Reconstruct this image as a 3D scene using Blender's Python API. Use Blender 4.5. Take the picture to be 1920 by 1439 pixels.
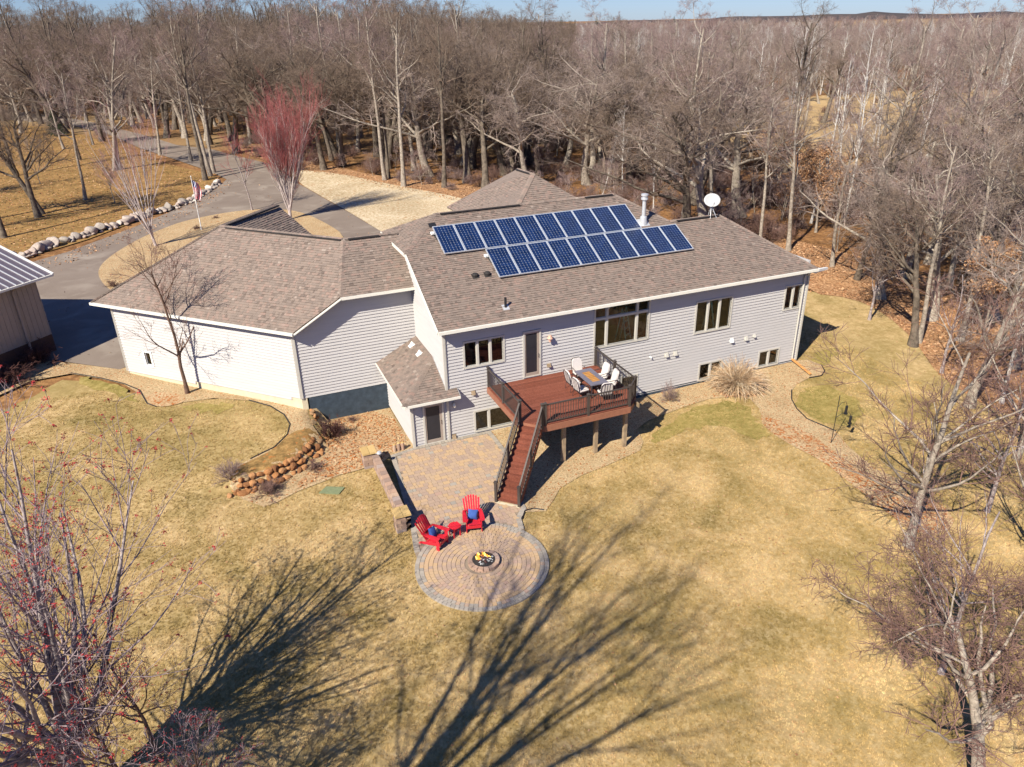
import bpy, math, random
import numpy as np
from mathutils import Matrix, Vector
from mathutils.geometry import delaunay_2d_cdt, intersect_point_tri_2d

# ------------------------------------------------------------------ camera, sky, sun
for o in list(bpy.data.objects): bpy.data.objects.remove(o)
scene = bpy.context.scene
COL = scene.collection
CAM = np.array([-9.1947, -30.8036, 18.5866]); PSI, PIT, ROLL, FPX = 0.38746, 0.45265, 0.020627, 1399.2
def _rows():
    f = np.array([math.sin(PSI)*math.cos(PIT), math.cos(PSI)*math.cos(PIT), -math.sin(PIT)])
    r = np.array([math.cos(PSI), -math.sin(PSI), 0.]); d = np.cross(f, r)
    c, s = math.cos(ROLL), math.sin(ROLL)
    return np.stack([c*r+s*d, -s*r+c*d, f])
RC = _rows()
cam = bpy.data.cameras.new('camera'); camo = bpy.data.objects.new('camera', cam); COL.objects.link(camo)
m = Matrix.Identity(4)
for i in range(3):
    m[i][0] = RC[0][i]; m[i][1] = -RC[1][i]; m[i][2] = -RC[2][i]; m[i][3] = CAM[i]
camo.matrix_world = m
cam.sensor_width = 36; cam.lens = FPX/1920*36; cam.clip_end = 12000; cam.clip_start = .1
scene.camera = camo
SUN_AZ, SUN_EL = math.radians(58), math.radians(41.5)       # the way the shadows fall, clockwise from +y
LDIR = np.array([math.sin(SUN_AZ)*math.cos(SUN_EL), math.cos(SUN_AZ)*math.cos(SUN_EL), -math.sin(SUN_EL)])
world = bpy.data.worlds.new('World'); scene.world = world; world.use_nodes = True
wn = world.node_tree; bg = wn.nodes['Background']
sky = wn.nodes.new('ShaderNodeTexSky'); sky.sky_type = 'NISHITA'; sky.sun_disc = False
sky.sun_elevation = SUN_EL; sky.sun_rotation = SUN_AZ + math.pi; sky.altitude = 200; sky.air_density = 1.; sky.dust_density = .1; sky.ozone_density = 1.
tint = wn.nodes.new('ShaderNodeMix'); tint.data_type = 'RGBA'; tint.blend_type = 'MULTIPLY'; tint.inputs[0].default_value = 1; tint.inputs[7].default_value = (.56, .78, 1.40, 1)
wn.links.new(sky.outputs[0], tint.inputs[6]); wn.links.new(tint.outputs[2], bg.inputs[0]); bg.inputs[1].default_value = .055
sl = bpy.data.lights.new('sun', 'SUN'); sl.energy = 5.0; sl.angle = math.radians(.45); sl.color = (1, .935, .80)
so = bpy.data.objects.new('sun', sl); COL.objects.link(so)
so.rotation_euler = Vector(LDIR).to_track_quat('-Z', 'Y').to_euler()
scene.view_settings.view_transform = 'Standard'; scene.view_settings.look = 'None'
scene.view_settings.exposure = .6; scene.view_settings.gamma = 1; scene.view_settings.use_curve_mapping = False
scene.cycles.max_bounces = 6; scene.cycles.transparent_max_bounces = 8; scene.cycles.diffuse_bounces = 1

rng = np.random.default_rng(11); random.seed(5)

# ------------------------------------------------------------------ materials
def _nt(name):
    m = bpy.data.materials.new(name); m.use_nodes = True; return m, m.node_tree, m.node_tree.nodes['Principled BSDF']
def ramp(nt, fac, cols):
    r = nt.nodes.new('ShaderNodeValToRGB'); e = r.color_ramp.elements
    for i, (p, c) in enumerate(cols):
        if i < 2: x = e[i]; x.position = p
        else: x = e.new(p)
        x.color = (*c, 1)
    nt.links.new(fac, r.inputs[0]); return r.outputs[0]
def noise(nt, scale, detail=3, rough=.6, world_space=True, dist=0., vec=None):
    n = nt.nodes.new('ShaderNodeTexNoise'); n.inputs['Scale'].default_value = scale; n.inputs['Detail'].default_value = detail
    n.inputs['Roughness'].default_value = rough; n.inputs['Distortion'].default_value = dist
    if vec is not None: nt.links.new(vec, n.inputs['Vector'])
    elif world_space:
        g = nt.nodes.new('ShaderNodeNewGeometry'); nt.links.new(g.outputs['Position'], n.inputs['Vector'])
    else:
        g = nt.nodes.new('ShaderNodeTexCoord'); nt.links.new(g.outputs['Object'], n.inputs['Vector'])
    return n.outputs['Fac']
def mixc(nt, fac, a, b, mode='MIX'):
    m = nt.nodes.new('ShaderNodeMix'); m.data_type = 'RGBA'; m.blend_type = mode
    for k, v in ((0, fac), (6, a), (7, b)):
        if hasattr(v, 'links'): nt.links.new(v, m.inputs[k])
        elif k == 0: m.inputs[0].default_value = v
        else: m.inputs[k].default_value = (*v, 1)
    return m.outputs[2]
def bump(nt, b, fac, strength, dist):
    n = nt.nodes.new('ShaderNodeBump'); n.inputs['Strength'].default_value = strength; n.inputs['Distance'].default_value = dist
    nt.links.new(fac, n.inputs['Height']); nt.links.new(n.outputs[0], b.inputs['Normal'])
def attr(nt, name):
    a = nt.nodes.new('ShaderNodeAttribute'); a.attribute_name = name; return a.outputs['Fac']
def simple(name, col, rough=.6, metal=0., var=.12, scale=6., bmp=0., spec=.4):
    m, nt, b = _nt(name)
    c = np.array(col)
    f = noise(nt, scale, 4, .6, False)
    nt.links.new(ramp(nt, f, [(.3, tuple(c*(1-var))), (.7, tuple(np.minimum(c*(1+var), 1)))]), b.inputs['Base Color'])
    b.inputs['Roughness'].default_value = rough; b.inputs['Metallic'].default_value = metal; b.inputs['Specular IOR Level'].default_value = spec
    if bmp: bump(nt, b, noise(nt, scale*4, 3, .6, False), .5, bmp)
    return m
def ground(name, fine, cols, patch, patchcols, mix=.5, bdist=.03, rough=.95, speck=None, speckcol=None, macro=None, det=(5, .75)):
    """fine-grained ground: grain noise ramp overlaid on patch noise ramp, with optional specks of leaf"""
    m, nt, b = _nt(name)
    f1 = noise(nt, fine, *det); f2 = noise(nt, patch, 4, .6, dist=.4)
    c = mixc(nt, mix, ramp(nt, f2, patchcols), ramp(nt, f1, cols))
    if macro:
        f4 = noise(nt, macro[0], 3, .6, dist=.5); c = mixc(nt, ramp(nt, f4, [(macro[1], (0, 0, 0)), (macro[2], (1, 1, 1))]), c, macro[3])
    if speck:
        f3 = noise(nt, speck[0], 2, .5); mk = ramp(nt, f3, [(speck[1], (0, 0, 0)), (speck[1]+.03, (1, 1, 1))])
        c = mixc(nt, mk, c, speckcol)
    nt.links.new(c, b.inputs['Base Color']); b.inputs['Roughness'].default_value = rough; b.inputs['Specular IOR Level'].default_value = .15
    bump(nt, b, f1, .8, bdist)
    return m
def attr_mat(name, cols, rough=.85, grain=60., bdist=.004, grainmix=.25, aname='r', spec=.25):
    m, nt, b = _nt(name)
    c = ramp(nt, attr(nt, aname), cols); f = noise(nt, grain, 4, .7)
    c = mixc(nt, grainmix, c, ramp(nt, f, [(.3, (.0, .0, .0)), (.75, (1, 1, 1))]), 'OVERLAY')
    nt.links.new(c, b.inputs['Base Color']); b.inputs['Roughness'].default_value = rough; b.inputs['Specular IOR Level'].default_value = spec
    if bdist: bump(nt, b, f, .6, bdist)
    return m
def piece_mat(name, cols, rough=.85, scale=.9, grain=70., bdist=.004, aname=None):
    """pieces take their tone from the object's own random number"""
    m, nt, b = _nt(name)
    oi = nt.nodes.new('ShaderNodeObjectInfo')
    c = ramp(nt, oi.outputs['Random'], cols); f = noise(nt, grain, 4, .7)
    c = mixc(nt, .3, c, ramp(nt, f, [(.3, (0, 0, 0)), (.75, (1, 1, 1))]), 'OVERLAY')
    nt.links.new(c, b.inputs['Base Color']); b.inputs['Roughness'].default_value = rough; b.inputs['Specular IOR Level'].default_value = .2
    if bdist: bump(nt, b, f, .6, bdist)
    return m
M = {}
M['lawn'] = ground('lawn_grass', 3.2, [(.30, (.12, .083, .03)), (.5, (.43, .30, .13)), (.68, (.87, .66, .38))],
                   .45, [(.3, (.205, .155, .05)), (.46, (.37, .262, .105)), (.66, (.59, .41, .205))], .5, .045, macro=(.13, .5, .8, (.24, .185, .06)), det=(9, .82))
def blade(name, k):
    m, nt, b = _nt(name); c = ramp(nt, noise(nt, .45, 4, .6, dist=.4), [(.3, (.235, .175, .06)), (.46, (.42, .292, .122)), (.66, (.69, .475, .245))]); oi = nt.nodes.new('ShaderNodeObjectInfo')
    c = mixc(nt, .6, c, ramp(nt, oi.outputs['Random'], [(0, tuple(k*np.array((.35, .32, .25)))), (.6, tuple(k*np.array((.55, .52, .45)))), (1, tuple(k*np.array((.75, .72, .62))))]), 'OVERLAY'); nt.links.new(c, b.inputs['Base Color']); b.inputs['Roughness'].default_value = .8; b.inputs['Specular IOR Level'].default_value = .2; return m
M['blade'] = blade('grass_blade', 1.); M['blade2'] = blade('grass_blade_pale', 1.15)
M['greenlawn'] = ground('green_lawn', 3.2, [(.30, (.09, .075, .015)), (.5, (.33, .25, .08)), (.68, (.70, .54, .23))],
                   .5, [(.3, (.15, .135, .03)), (.55, (.27, .215, .06)), (.75, (.48, .35, .13))], .5, .07, det=(9, .82))
M['goldgrass'] = ground('leafy_grass', 2.6, [(.34, (.07, .042, .015)), (.5, (.30, .17, .055)), (.64, (.62, .37, .14))],
                   .5, [(.3, (.11, .085, .03)), (.5, (.24, .155, .06)), (.7, (.38, .23, .09))], .5, .05, speck=(5., .62), speckcol=(.42, .17, .05))
M['forest'] = ground('leaf_litter', 2.5, [(.36, (.07, .035, .016)), (.5, (.27, .13, .05)), (.66, (.56, .31, .13))],
                   .12, [(.3, (.12, .065, .03)), (.5, (.24, .12, .05)), (.72, (.36, .20, .085))], .55, .08, macro=(.012, .5, .62, (.30, .21, .11)))
M['litter'] = ground('orange_leaves', 5., [(.36, (.11, .05, .022)), (.5, (.38, .20, .10)), (.64, (.70, .45, .26))],
                   .35, [(.35, (.20, .11, .06)), (.6, (.48, .27, .13))], .6, .06)
M['meadow'] = ground('dry_meadow', 1.4, [(.3, (.28, .17, .07)), (.5, (.48, .32, .15)), (.72, (.68, .50, .28))],
                   .06, [(.3, (.34, .22, .10)), (.6, (.55, .39, .20))], .5, .2)
M['gravel'] = ground('pea_gravel', 9., [(.32, (.11, .065, .03)), (.48, (.44, .31, .17)), (.64, (.92, .74, .48))],
                   .7, [(.3, (.34, .215, .10)), (.55, (.52, .37, .20)), (.75, (.60, .46, .27))], .6, .06, speck=(9., .60), speckcol=(.36, .15, .05))
M['leafgravel'] = ground('leaf_strewn_gravel', 11., [(.3, (.10, .05, .02)), (.48, (.48, .30, .15)), (.68, (.82, .62, .38))],
                   .9, [(.35, (.38, .20, .09)), (.5, (.50, .35, .20)), (.7, (.60, .48, .31))], .55, .06, speck=(7., .56), speckcol=(.42, .15, .045))
M['lot'] = ground('bare_stony_ground', 4., [(.36, (.26, .19, .11)), (.5, (.55, .44, .29)), (.64, (.88, .78, .60))],
                   .16, [(.35, (.38, .27, .14)), (.52, (.60, .46, .28)), (.7, (.84, .74, .55))], .55, .05, speck=(3., .62), speckcol=(.42, .24, .12))
M['asphalt'] = ground('asphalt', 30., [(.3, (.16, .125, .10)), (.7, (.32, .26, .215))], .25, [(.3, (.19, .145, .115)), (.7, (.29, .235, .19))], .4, .008, rough=.9, macro=(.35, .52, .72, (.33, .275, .225)))
M['road'] = ground('pale_road', 10., [(.3, (.28, .25, .23)), (.7, (.45, .41, .38))], .3, [(.3, (.3, .27, .25)), (.7, (.4, .37, .35))], .4, .01)
M['hill'] = ground('distant_hill', .02, [(.35, (.05, .045, .05)), (.6, (.10, .08, .075))], .004, [(.4, (.06, .05, .05)), (.6, (.12, .09, .07))], .5, 1.)
def siding_material(name, col):
    m, nt, b = _nt(name)
    tc = nt.nodes.new('ShaderNodeNewGeometry'); mp = nt.nodes.new('ShaderNodeMapping'); mp.inputs['Scale'].default_value = (.5, .5, 9)
    nt.links.new(tc.outputs['Position'], mp.inputs['Vector']); f = noise(nt, 1.2, 4, .6, vec=mp.outputs[0])
    c = np.array(col); nt.links.new(ramp(nt, f, [(.3, tuple(c*.93)), (.7, tuple(np.minimum(c*1.04, 1)))]), b.inputs['Base Color'])
    b.inputs['Roughness'].default_value = .55; b.inputs['Specular IOR Level'].default_value = .3
    return m
M['siding'] = siding_material('pale_vinyl_siding', (.535, .51, .495))
M['trim'] = simple('cream_trim', (.78, .75, .66), .5, var=.04)
M['frame'] = simple('window_trim', (.55, .52, .46), .5, var=.05)
M['white'] = simple('white_paint', (.85, .84, .80), .45, var=.03)
M['roofdeck'] = simple('roof_underlay', (.2, .155, .13), .9)
M['shingle'] = attr_mat('asphalt_shingles', [(0, (.155, .118, .098)), (.35, (.225, .176, .146)), (.6, (.26, .20, .163)), (.85, (.295, .20, .162)), (1, (.33, .265, .22))], .92, 45., .006, .3)
M['vent'] = simple('dark_ridge_vent', (.035, .03, .028), .8)
M['navy'] = simple('painted_foundation', (.042, .06, .08), .8, var=.3, scale=3., bmp=.01)
M['block'] = simple('tan_foundation', (.62, .54, .38), .85, var=.1, scale=3., bmp=.01)
M['brown'] = simple('brown_wainscot', (.09, .045, .03), .8)
M['barnwall'] = simple('taupe_steel_wall', (.36, .29, .24), .6, var=.05)
M['barnroof'] = simple('barn_roof_steel', (.17, .14, .165), .45, .3, var=.08)
M['deck'] = piece_mat('deck_composite', [(0, (.17, .055, .035)), (.5, (.215, .068, .042)), (1, (.25, .085, .055))], .6, grain=14., bdist=.002)
M['fascia'] = simple('deck_fascia', (.30, .125, .075), .65, var=.12)
M['rail'] = simple('bronze_railing', (.085, .07, .062), .45, .2, var=.08)
M['post'] = simple('weathered_post', (.30, .22, .14), .85, var=.3, scale=3.)
M['red'] = simple('red_poly_lumber', (.62, .02, .035), .5, var=.18, scale=2.)
M['blue'] = simple('blue_cushion', (.05, .11, .36), .9, var=.15)
M['cushion'] = simple('white_cushion', (.66, .60, .56), .95, var=.05)
M['metal'] = simple('dark_patio_metal', (.075, .06, .065), .45, .4, var=.1)
M['tablegrey'] = simple('grey_table_top', (.17, .16, .20), .45, var=.08)
M['galv'] = simple('galvanised_flue', (.62, .63, .64), .4, .35, var=.08)
M['dish'] = simple('dish_grey', (.5, .5, .49), .5, var=.05)
M['black'] = simple('black_plastic', (.02, .02, .022), .5)
M['peach'] = simple('copper_fixture', (.66, .38, .28), .5, var=.1)
M['ladder'] = simple('green_ladder', (.30, .62, .50), .5, var=.05)
M['interior'] = simple('dark_interior', (.07, .055, .04), .8, var=.3, scale=1.)
M['wood'] = simple('oak_sill', (.50, .24, .07), .5, var=.2)
M['downout'] = simple('orange_brown_downspout', (.62, .30, .10), .6, var=.12)
M['tan_cap'] = piece_mat('tan_cap_stone', [(0, (.50, .33, .13)), (1, (.60, .42, .18))], .85)
M['wallblock'] = piece_mat('wall_block', [(0, (.30, .21, .17)), (.35, (.40, .27, .20)), (.6, (.48, .31, .22)), (.8, (.38, .30, .27)), (1, (.55, .37, .24))], .9)
M['paver'] = piece_mat('concrete_paver', [(0, (.40, .29, .225)), (.4, (.45, .32, .23)), (.7, (.49, .35, .235)), (.9, (.46, .30, .225)), (1, (.40, .31, .26))], .88)
M['paver_grey'] = piece_mat('grey_paver', [(0, (.32, .28, .235)), (.5, (.37, .325, .275)), (1, (.43, .37, .305))], .88)
M['paver_gold'] = piece_mat('golden_paver', [(0, (.50, .34, .20)), (.5, (.54, .37, .21)), (1, (.50, .35, .235))], .88)
M['paver_all'] = attr_mat('mixed_pavers', [(0, (.32, .28, .235)), (.18, (.42, .365, .30)), (.2, (.40, .29, .225)), (.4, (.45, .32, .23)), (.6, (.49, .35, .235)), (.8, (.54, .37, .21)), (1, (.50, .33, .22))], .88)
M['sand'] = simple('joint_sand', (.27, .21, .155), .95)
M['orange_stone'] = piece_mat('rusty_fieldstone', [(0, (.20, .09, .04)), (.4, (.38, .17, .065)), (.7, (.44, .22, .095)), (1, (.24, .18, .11))], .9, grain=14., bdist=.02)
M['boulder'] = piece_mat('grey_boulder', [(0, (.30, .26, .22)), (.5, (.42, .36, .31)), (.8, (.44, .33, .27)), (1, (.58, .52, .46))], .9, grain=8., bdist=.03)
def bark(name, a, b_, scale=5.):
    m, nt, b = _nt(name); f = noise(nt, scale, 5, .7)
    nt.links.new(ramp(nt, f, [(.32, a), (.68, b_)]), b.inputs['Base Color']); b.inputs['Roughness'].default_value = .9; b.inputs['Specular IOR Level'].default_value = .2
    bump(nt, b, f, .7, .03); return m
M['bark'] = bark('oak_bark', (.16, .13, .105), (.48, .41, .33))
M['darkbark'] = bark('dark_bark', (.06, .047, .037), (.23, .185, .14), 3.)
M['palestem'] = bark('pale_stems', (.38, .31, .29), (.62, .54, .51), 3.)
M['twigd'] = bark('dark_oak_twigs', (.11, .078, .06), (.32, .235, .175), 1.2)
M['twig'] = bark('oak_twigs', (.19, .14, .115), (.47, .37, .315), 1.2)
M['twig2'] = bark('purple_twigs', (.19, .125, .115), (.42, .305, .275), 2.)
M['palebark'] = bark('aspen_bark', (.42, .38, .34), (.72, .68, .62))
M['paletwig'] = bark('aspen_twigs', (.34, .28, .25), (.55, .49, .44), 2.)
M['maplebark'] = bark('maple_bark', (.17, .13, .12), (.50, .43, .41), 7.)
M['mapletwig'] = bark('maple_twigs', (.19, .13, .13), (.44, .35, .36), 9.)
M['redtwig'] = bark('red_twigs', (.30, .085, .085), (.50, .17, .155), 4.)
M['pinktwig'] = bark('pink_twigs', (.36, .20, .19), (.52, .30, .28), 4.)
M['darktwig'] = bark('dark_twigs', (.07, .035, .03), (.15, .07, .06), 4.)
M['brownbark'] = bark('brown_bark', (.10, .06, .045), (.22, .14, .10), 6.)
M['browntwig'] = bark('reddish_twigs', (.16, .09, .07), (.28, .17, .14), 4.)
M['bud'] = simple('red_buds', (.40, .04, .04), .7, var=.3)
M['leaf'] = attr_mat('dry_leaves', [(0, (.26, .12, .06)), (.5, (.44, .23, .11)), (1, (.60, .38, .22))], .8, 20., 0)
M['needle'] = simple('spruce_needles', (.03, .05, .02), .9, var=.4, scale=9)
M['straw'] = attr_mat('straw_blades', [(0, (.50, .30, .16)), (.5, (.72, .50, .30)), (1, (.85, .70, .50))], .8, 20., 0)
def glass_mat(name, tint, base=.05):
    m = bpy.data.materials.new(name); m.use_nodes = True; nt = m.node_tree; nt.nodes.clear()
    out = nt.nodes.new('ShaderNodeOutputMaterial'); mx = nt.nodes.new('ShaderNodeMixShader'); tr = nt.nodes.new('ShaderNodeBsdfTransparent'); gl = nt.nodes.new('ShaderNodeBsdfGlossy')
    fr = nt.nodes.new('ShaderNodeFresnel'); ad = nt.nodes.new('ShaderNodeMath'); ad.operation = 'ADD'; ad.inputs[1].default_value = base
    tr.inputs[0].default_value = (*tint, 1); gl.inputs['Roughness'].default_value = .03; fr.inputs[0].default_value = 1.5
    nt.links.new(fr.outputs[0], ad.inputs[0]); nt.links.new(ad.outputs[0], mx.inputs[0]); nt.links.new(tr.outputs[0], mx.inputs[1]); nt.links.new(gl.outputs[0], mx.inputs[2]); nt.links.new(mx.outputs[0], out.inputs[0])
    return m
M['glass'] = glass_mat('window_glass', (.82, .84, .80))
M['screen'] = simple('dark_door_screen', (.028, .028, .035), .35, var=.2, scale=2.)
M['cell'] = None
m_, nt_, b_ = _nt('solar_cell'); f_ = noise(nt_, 3., 2, .5)
nt_.links.new(ramp(nt_, f_, [(.35, (.004, .015, .058)), (.65, (.008, .026, .095))]), b_.inputs['Base Color']); b_.inputs['Roughness'].default_value = .3; b_.inputs['Specular IOR Level'].default_value = .5
M['cell'] = m_
M['cellback'] = simple('white_backsheet', (.34, .38, .46), .4, var=.03)
M['alu'] = simple('aluminium_frame', (.72, .74, .76), .35, .5, var=.04)
def emit(name, col, s):
    m = bpy.data.materials.new(name); m.use_nodes = True; nt = m.node_tree; nt.nodes.clear()
    o = nt.nodes.new('ShaderNodeOutputMaterial'); e = nt.nodes.new('ShaderNodeEmission'); e.inputs[0].default_value = (*col, 1); e.inputs[1].default_value = s
    nt.links.new(e.outputs[0], o.inputs[0]); return m
M['flame'] = emit('flame', (1, .33, .04), 1.5); M['flame_core'] = emit('flame_core', (1, .62, .15), 1.8)
M['flagred'] = simple('flag_red', (.55, .02, .04), .8); M['flagwhite'] = simple('flag_white', (.8, .78, .78), .8); M['flagblue'] = simple('flag_blue', (.03, .05, .22), .8)
M['lens'] = simple('lamp_glass', (.75, .72, .62), .3)
M['hatch'] = simple('green_hatch', (.20, .23, .12), .8, var=.15)

# ------------------------------------------------------------------ object helpers
def tag(o, label=None, cat=None, group=None, kind=None):
    if label: o['label'] = label
    if cat: o['category'] = cat
    if group: o['group'] = group
    if kind: o['kind'] = kind
    return o
def thing(name, loc=(0, 0, 0), label=None, cat=None, group=None, rz=0., kind=None):
    o = bpy.data.objects.new(name, None); COL.objects.link(o); o.location = loc; o.rotation_euler = (0, 0, rz); o.empty_display_size = .2
    return tag(o, label, cat, group, kind)
def link(name, me, parent=None, loc=(0, 0, 0), rot=(0, 0, 0), scale=None):
    o = bpy.data.objects.new(name, me); COL.objects.link(o); o.location = loc; o.rotation_euler = rot
    if scale is not None: o.scale = scale
    if parent: o.parent = parent
    return o
def copy_tree(o, parent=None):
    c = o.copy(); COL.objects.link(c); c.parent = parent
    for ch in o.children: copy_tree(ch, c)
    return c
def origin_of(p):
    v = np.zeros(3)
    while p is not None: v += np.array(p.location); p = p.parent
    return v
class MB:
    def __init__(s): s.v = []; s.f = []; s.mi = []; s.r = []; s.mat = 0; s.cr = 0.
    def face(s, pts, r=None):
        n = len(s.v); s.v += [tuple(map(float, p)) for p in pts]; s.f.append(tuple(range(n, n+len(pts)))); s.mi.append(s.mat); s.r.append(s.cr if r is None else r)
    def hexa(s, b, t):                     # bottom 4, top 4 (ccw from above)
        n = len(s.v); s.v += [tuple(map(float, p)) for p in list(b)+list(t)]
        for q in ((3, 2, 1, 0), (4, 5, 6, 7), (0, 1, 5, 4), (1, 2, 6, 5), (2, 3, 7, 6), (3, 0, 4, 7)):
            s.f.append(tuple(n+i for i in q)); s.mi.append(s.mat); s.r.append(s.cr)
    def box(s, c, d, rz=0., M3=None):
        hx, hy, hz = d[0]/2, d[1]/2, d[2]/2
        P = np.array([(-hx, -hy, -hz), (hx, -hy, -hz), (hx, hy, -hz), (-hx, hy, -hz), (-hx, -hy, hz), (hx, -hy, hz), (hx, hy, hz), (-hx, hy, hz)])
        if rz: P = P @ np.array([[math.cos(rz), math.sin(rz), 0], [-math.sin(rz), math.cos(rz), 0], [0, 0, 1]])
        if M3 is not None: P = P @ np.array(M3)        # rows = local axes in world
        P = P + np.array(c); s.hexa(P[:4], P[4:])
    def bar(s, a, b, w, h=None, up=(0, 0, 1)):         # rectangular bar from a to b
        a = np.array(a, float); b = np.array(b, float); h = h or w; d = b-a; L = np.linalg.norm(d); d /= L
        u = np.array(up, float)
        if abs(d @ u) > .98: u = np.array([1., 0, 0])
        x = np.cross(d, u); x /= np.linalg.norm(x); u = np.cross(x, d)
        s.box((a+b)/2, (w, L, h), M3=[x, d, u])
    def tube(s, pts, rad, n=8, cap=True):
        pts = np.array(pts, float); K = len(pts); rad = np.broadcast_to(np.array(rad, float), (K,)); base = len(s.v)
        for i in range(K):
            d = pts[min(i+1, K-1)]-pts[max(i-1, 0)]; d /= (np.linalg.norm(d)+1e-9)
            u = np.array([0, 0, 1.]) if abs(d[2]) < .9 else np.array([1., 0, 0])
            x = np.cross(d, u); x /= np.linalg.norm(x); y = np.cross(d, x)
            for k in range(n):
                a = 2*math.pi*k/n; s.v.append(tuple(pts[i]+rad[i]*(math.cos(a)*x+math.sin(a)*y)))
        for i in range(K-1):
            for k in range(n):
                a, b = base+i*n+k, base+i*n+(k+1) % n; s.f.append((a, a+n, b+n, b)); s.mi.append(s.mat); s.r.append(s.cr)
        if cap:
            s.f.append(tuple(base+k for k in range(n))); s.f.append(tuple(base+(K-1)*n+k for k in range(n))[::-1]); s.mi += [s.mat]*2; s.r += [s.cr]*2
    def lathe(s, prof, c=(0, 0, 0), n=16):             # prof: (radius, z)
        base = len(s.v)
        for r_, z in prof:
            for k in range(n):
                a = 2*math.pi*k/n; s.v.append((c[0]+r_*math.cos(a), c[1]+r_*math.sin(a), c[2]+z))
        for i in range(len(prof)-1):
            for k in range(n):
                a, b = base+i*n+k, base+i*n+(k+1) % n; s.f.append((a, b, b+n, a+n)); s.mi.append(s.mat); s.r.append(s.cr)
        for i, rev in ((0, True), (len(prof)-1, False)):
            if prof[i][0] > 1e-4:
                q = tuple(base+i*n+k for k in range(n)); s.f.append(q[::-1] if rev else q); s.mi.append(s.mat); s.r.append(s.cr)
    def mesh(s, name, mats, off=(0, 0, 0), smooth=False, attr=False):
        me = bpy.data.meshes.new(name); v = [(a-off[0], b-off[1], c-off[2]) for a, b, c in s.v]
        me.from_pydata(v, [], s.f)
        for m in (mats if isinstance(mats, (list, tuple)) else [mats]): me.materials.append(m)
        if any(s.mi): me.polygons.foreach_set('material_index', s.mi)
        if smooth: me.polygons.foreach_set('use_smooth', [True]*len(s.f))
        if attr: a = me.attributes.new('r', 'FLOAT', 'FACE'); a.data.foreach_set('value', s.r)
        me.update(); return me
    def build(s, name, mats, parent=None, smooth=False, attr=False, local=False, bevel=0.):
        off = (0, 0, 0) if local or parent is None else origin_of(parent)
        o = link(name, s.mesh(name, mats, off, smooth, attr), parent)
        if bevel:
            b = o.modifiers.new('bevel', 'BEVEL'); b.width = bevel; b.segments = 2; b.limit_method = 'ANGLE'
        return o
def np_mesh(name, V, F, mat, smooth=False, r=None):
    me = bpy.data.meshes.new(name); V = np.asarray(V, np.float32); F = np.asarray(F, np.int32); n, k = F.shape
    me.vertices.add(len(V)); me.vertices.foreach_set('co', V.ravel()); me.loops.add(n*k); me.loops.foreach_set('vertex_index', F.ravel())
    me.polygons.add(n); me.polygons.foreach_set('loop_start', np.arange(0, n*k, k, dtype=np.int32))
    try: me.polygons.foreach_set('loop_total', np.full(n, k, np.int32))
    except Exception: pass
    for m in (mat if isinstance(mat, (list, tuple)) else [mat]): me.materials.append(m)
    if smooth: me.polygons.foreach_set('use_smooth', np.ones(n, bool))
    if r is not None: a = me.attributes.new('r', 'FLOAT', 'FACE'); a.data.foreach_set('value', np.asarray(r, np.float32))
    me.update(calc_edges=True); return me

# ------------------------------------------------------------------ terrain
def sst(t): t = np.clip(t, 0, 1); return t*t*(3-2*t)
WLINE = [(-10.6, -.1), (-8.6, -.1), (-6.9, .9), (-6.0, 2.6), (-5.6, 4.7)]      # the fieldstone wall: high ground on its upper left
def side(x, y):
    best = np.full(np.shape(x), 1e9); sg = np.zeros(np.shape(x))
    for (ax, ay), (bx, by) in zip(WLINE[:-1], WLINE[1:]):
        dx, dy = bx-ax, by-ay; L2 = dx*dx+dy*dy; t = np.clip(((x-ax)*dx+(y-ay)*dy)/L2, 0, 1)
        px, py = ax+t*dx, ay+t*dy; d = np.hypot(x-px, y-py); c = dx*(y-ay)-dy*(x-ax)
        m = d < best; best = np.where(m, d, best); sg = np.where(m, np.sign(c)*d, sg)
    return sg
def H(x, y):
    x = np.asarray(x, float); y = np.asarray(y, float)
    back = sst((y+2)/22); f = sst((x+12.5)/2.5); w = sst((-3.4-x)/2.2)
    S = sst((side(x, y)+.25)/.5)*f + (1-f)*sst((y+6)/9)
    M_ = np.maximum(w*np.where(y < 6, S, 1), sst((y-8)/3.5))
    h = back*M_ + .42*S*sst((y+2.5)/3)*w*(1-sst((y-5)/8))
    h = h + .15*sst((x-9)/10)*sst((y+3)/3)*(1-M_)
    h = h - .22*sst((y-.5)/3)*(1-M_)*sst((1.-x)/1.)
    return h + .12*np.sin(x*.11+1.)*np.cos(y*.09)*sst((np.hypot(x-5, y)-30)/30)
def G(px, py):
    d = RC.T @ np.array([(px-960)/FPX, (py-719.5)/FPX, 1.]); z = 0.
    for _ in range(25):
        t = (z-CAM[2])/d[2]; P = CAM+t*d; z = .5*z+.5*float(H(P[0], P[1]))
    return P[0], P[1]
def Gz(px, py, z):
    d = RC.T @ np.array([(px-960)/FPX, (py-719.5)/FPX, 1.]); t = (z-CAM[2])/d[2]; P = CAM+t*d; return P[0], P[1]
def project(P):
    q = (np.atleast_2d(np.asarray(P, float))-CAM) @ RC.T
    return 960+FPX*q[:, 0]/q[:, 2], 719.5+FPX*q[:, 1]/q[:, 2], q[:, 2]
def inside(poly, x, y):
    x = np.asarray(x, float); y = np.asarray(y, float); r = np.zeros(x.shape, bool); n = len(poly)
    for i in range(n):
        x1, y1 = poly[i]; x2, y2 = poly[(i+1) % n]
        c = ((y1 > y) != (y2 > y)) & (x < (x2-x1)*(y-y1)/((y2-y1) or 1e-12)+x1); r ^= c
    return r
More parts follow.
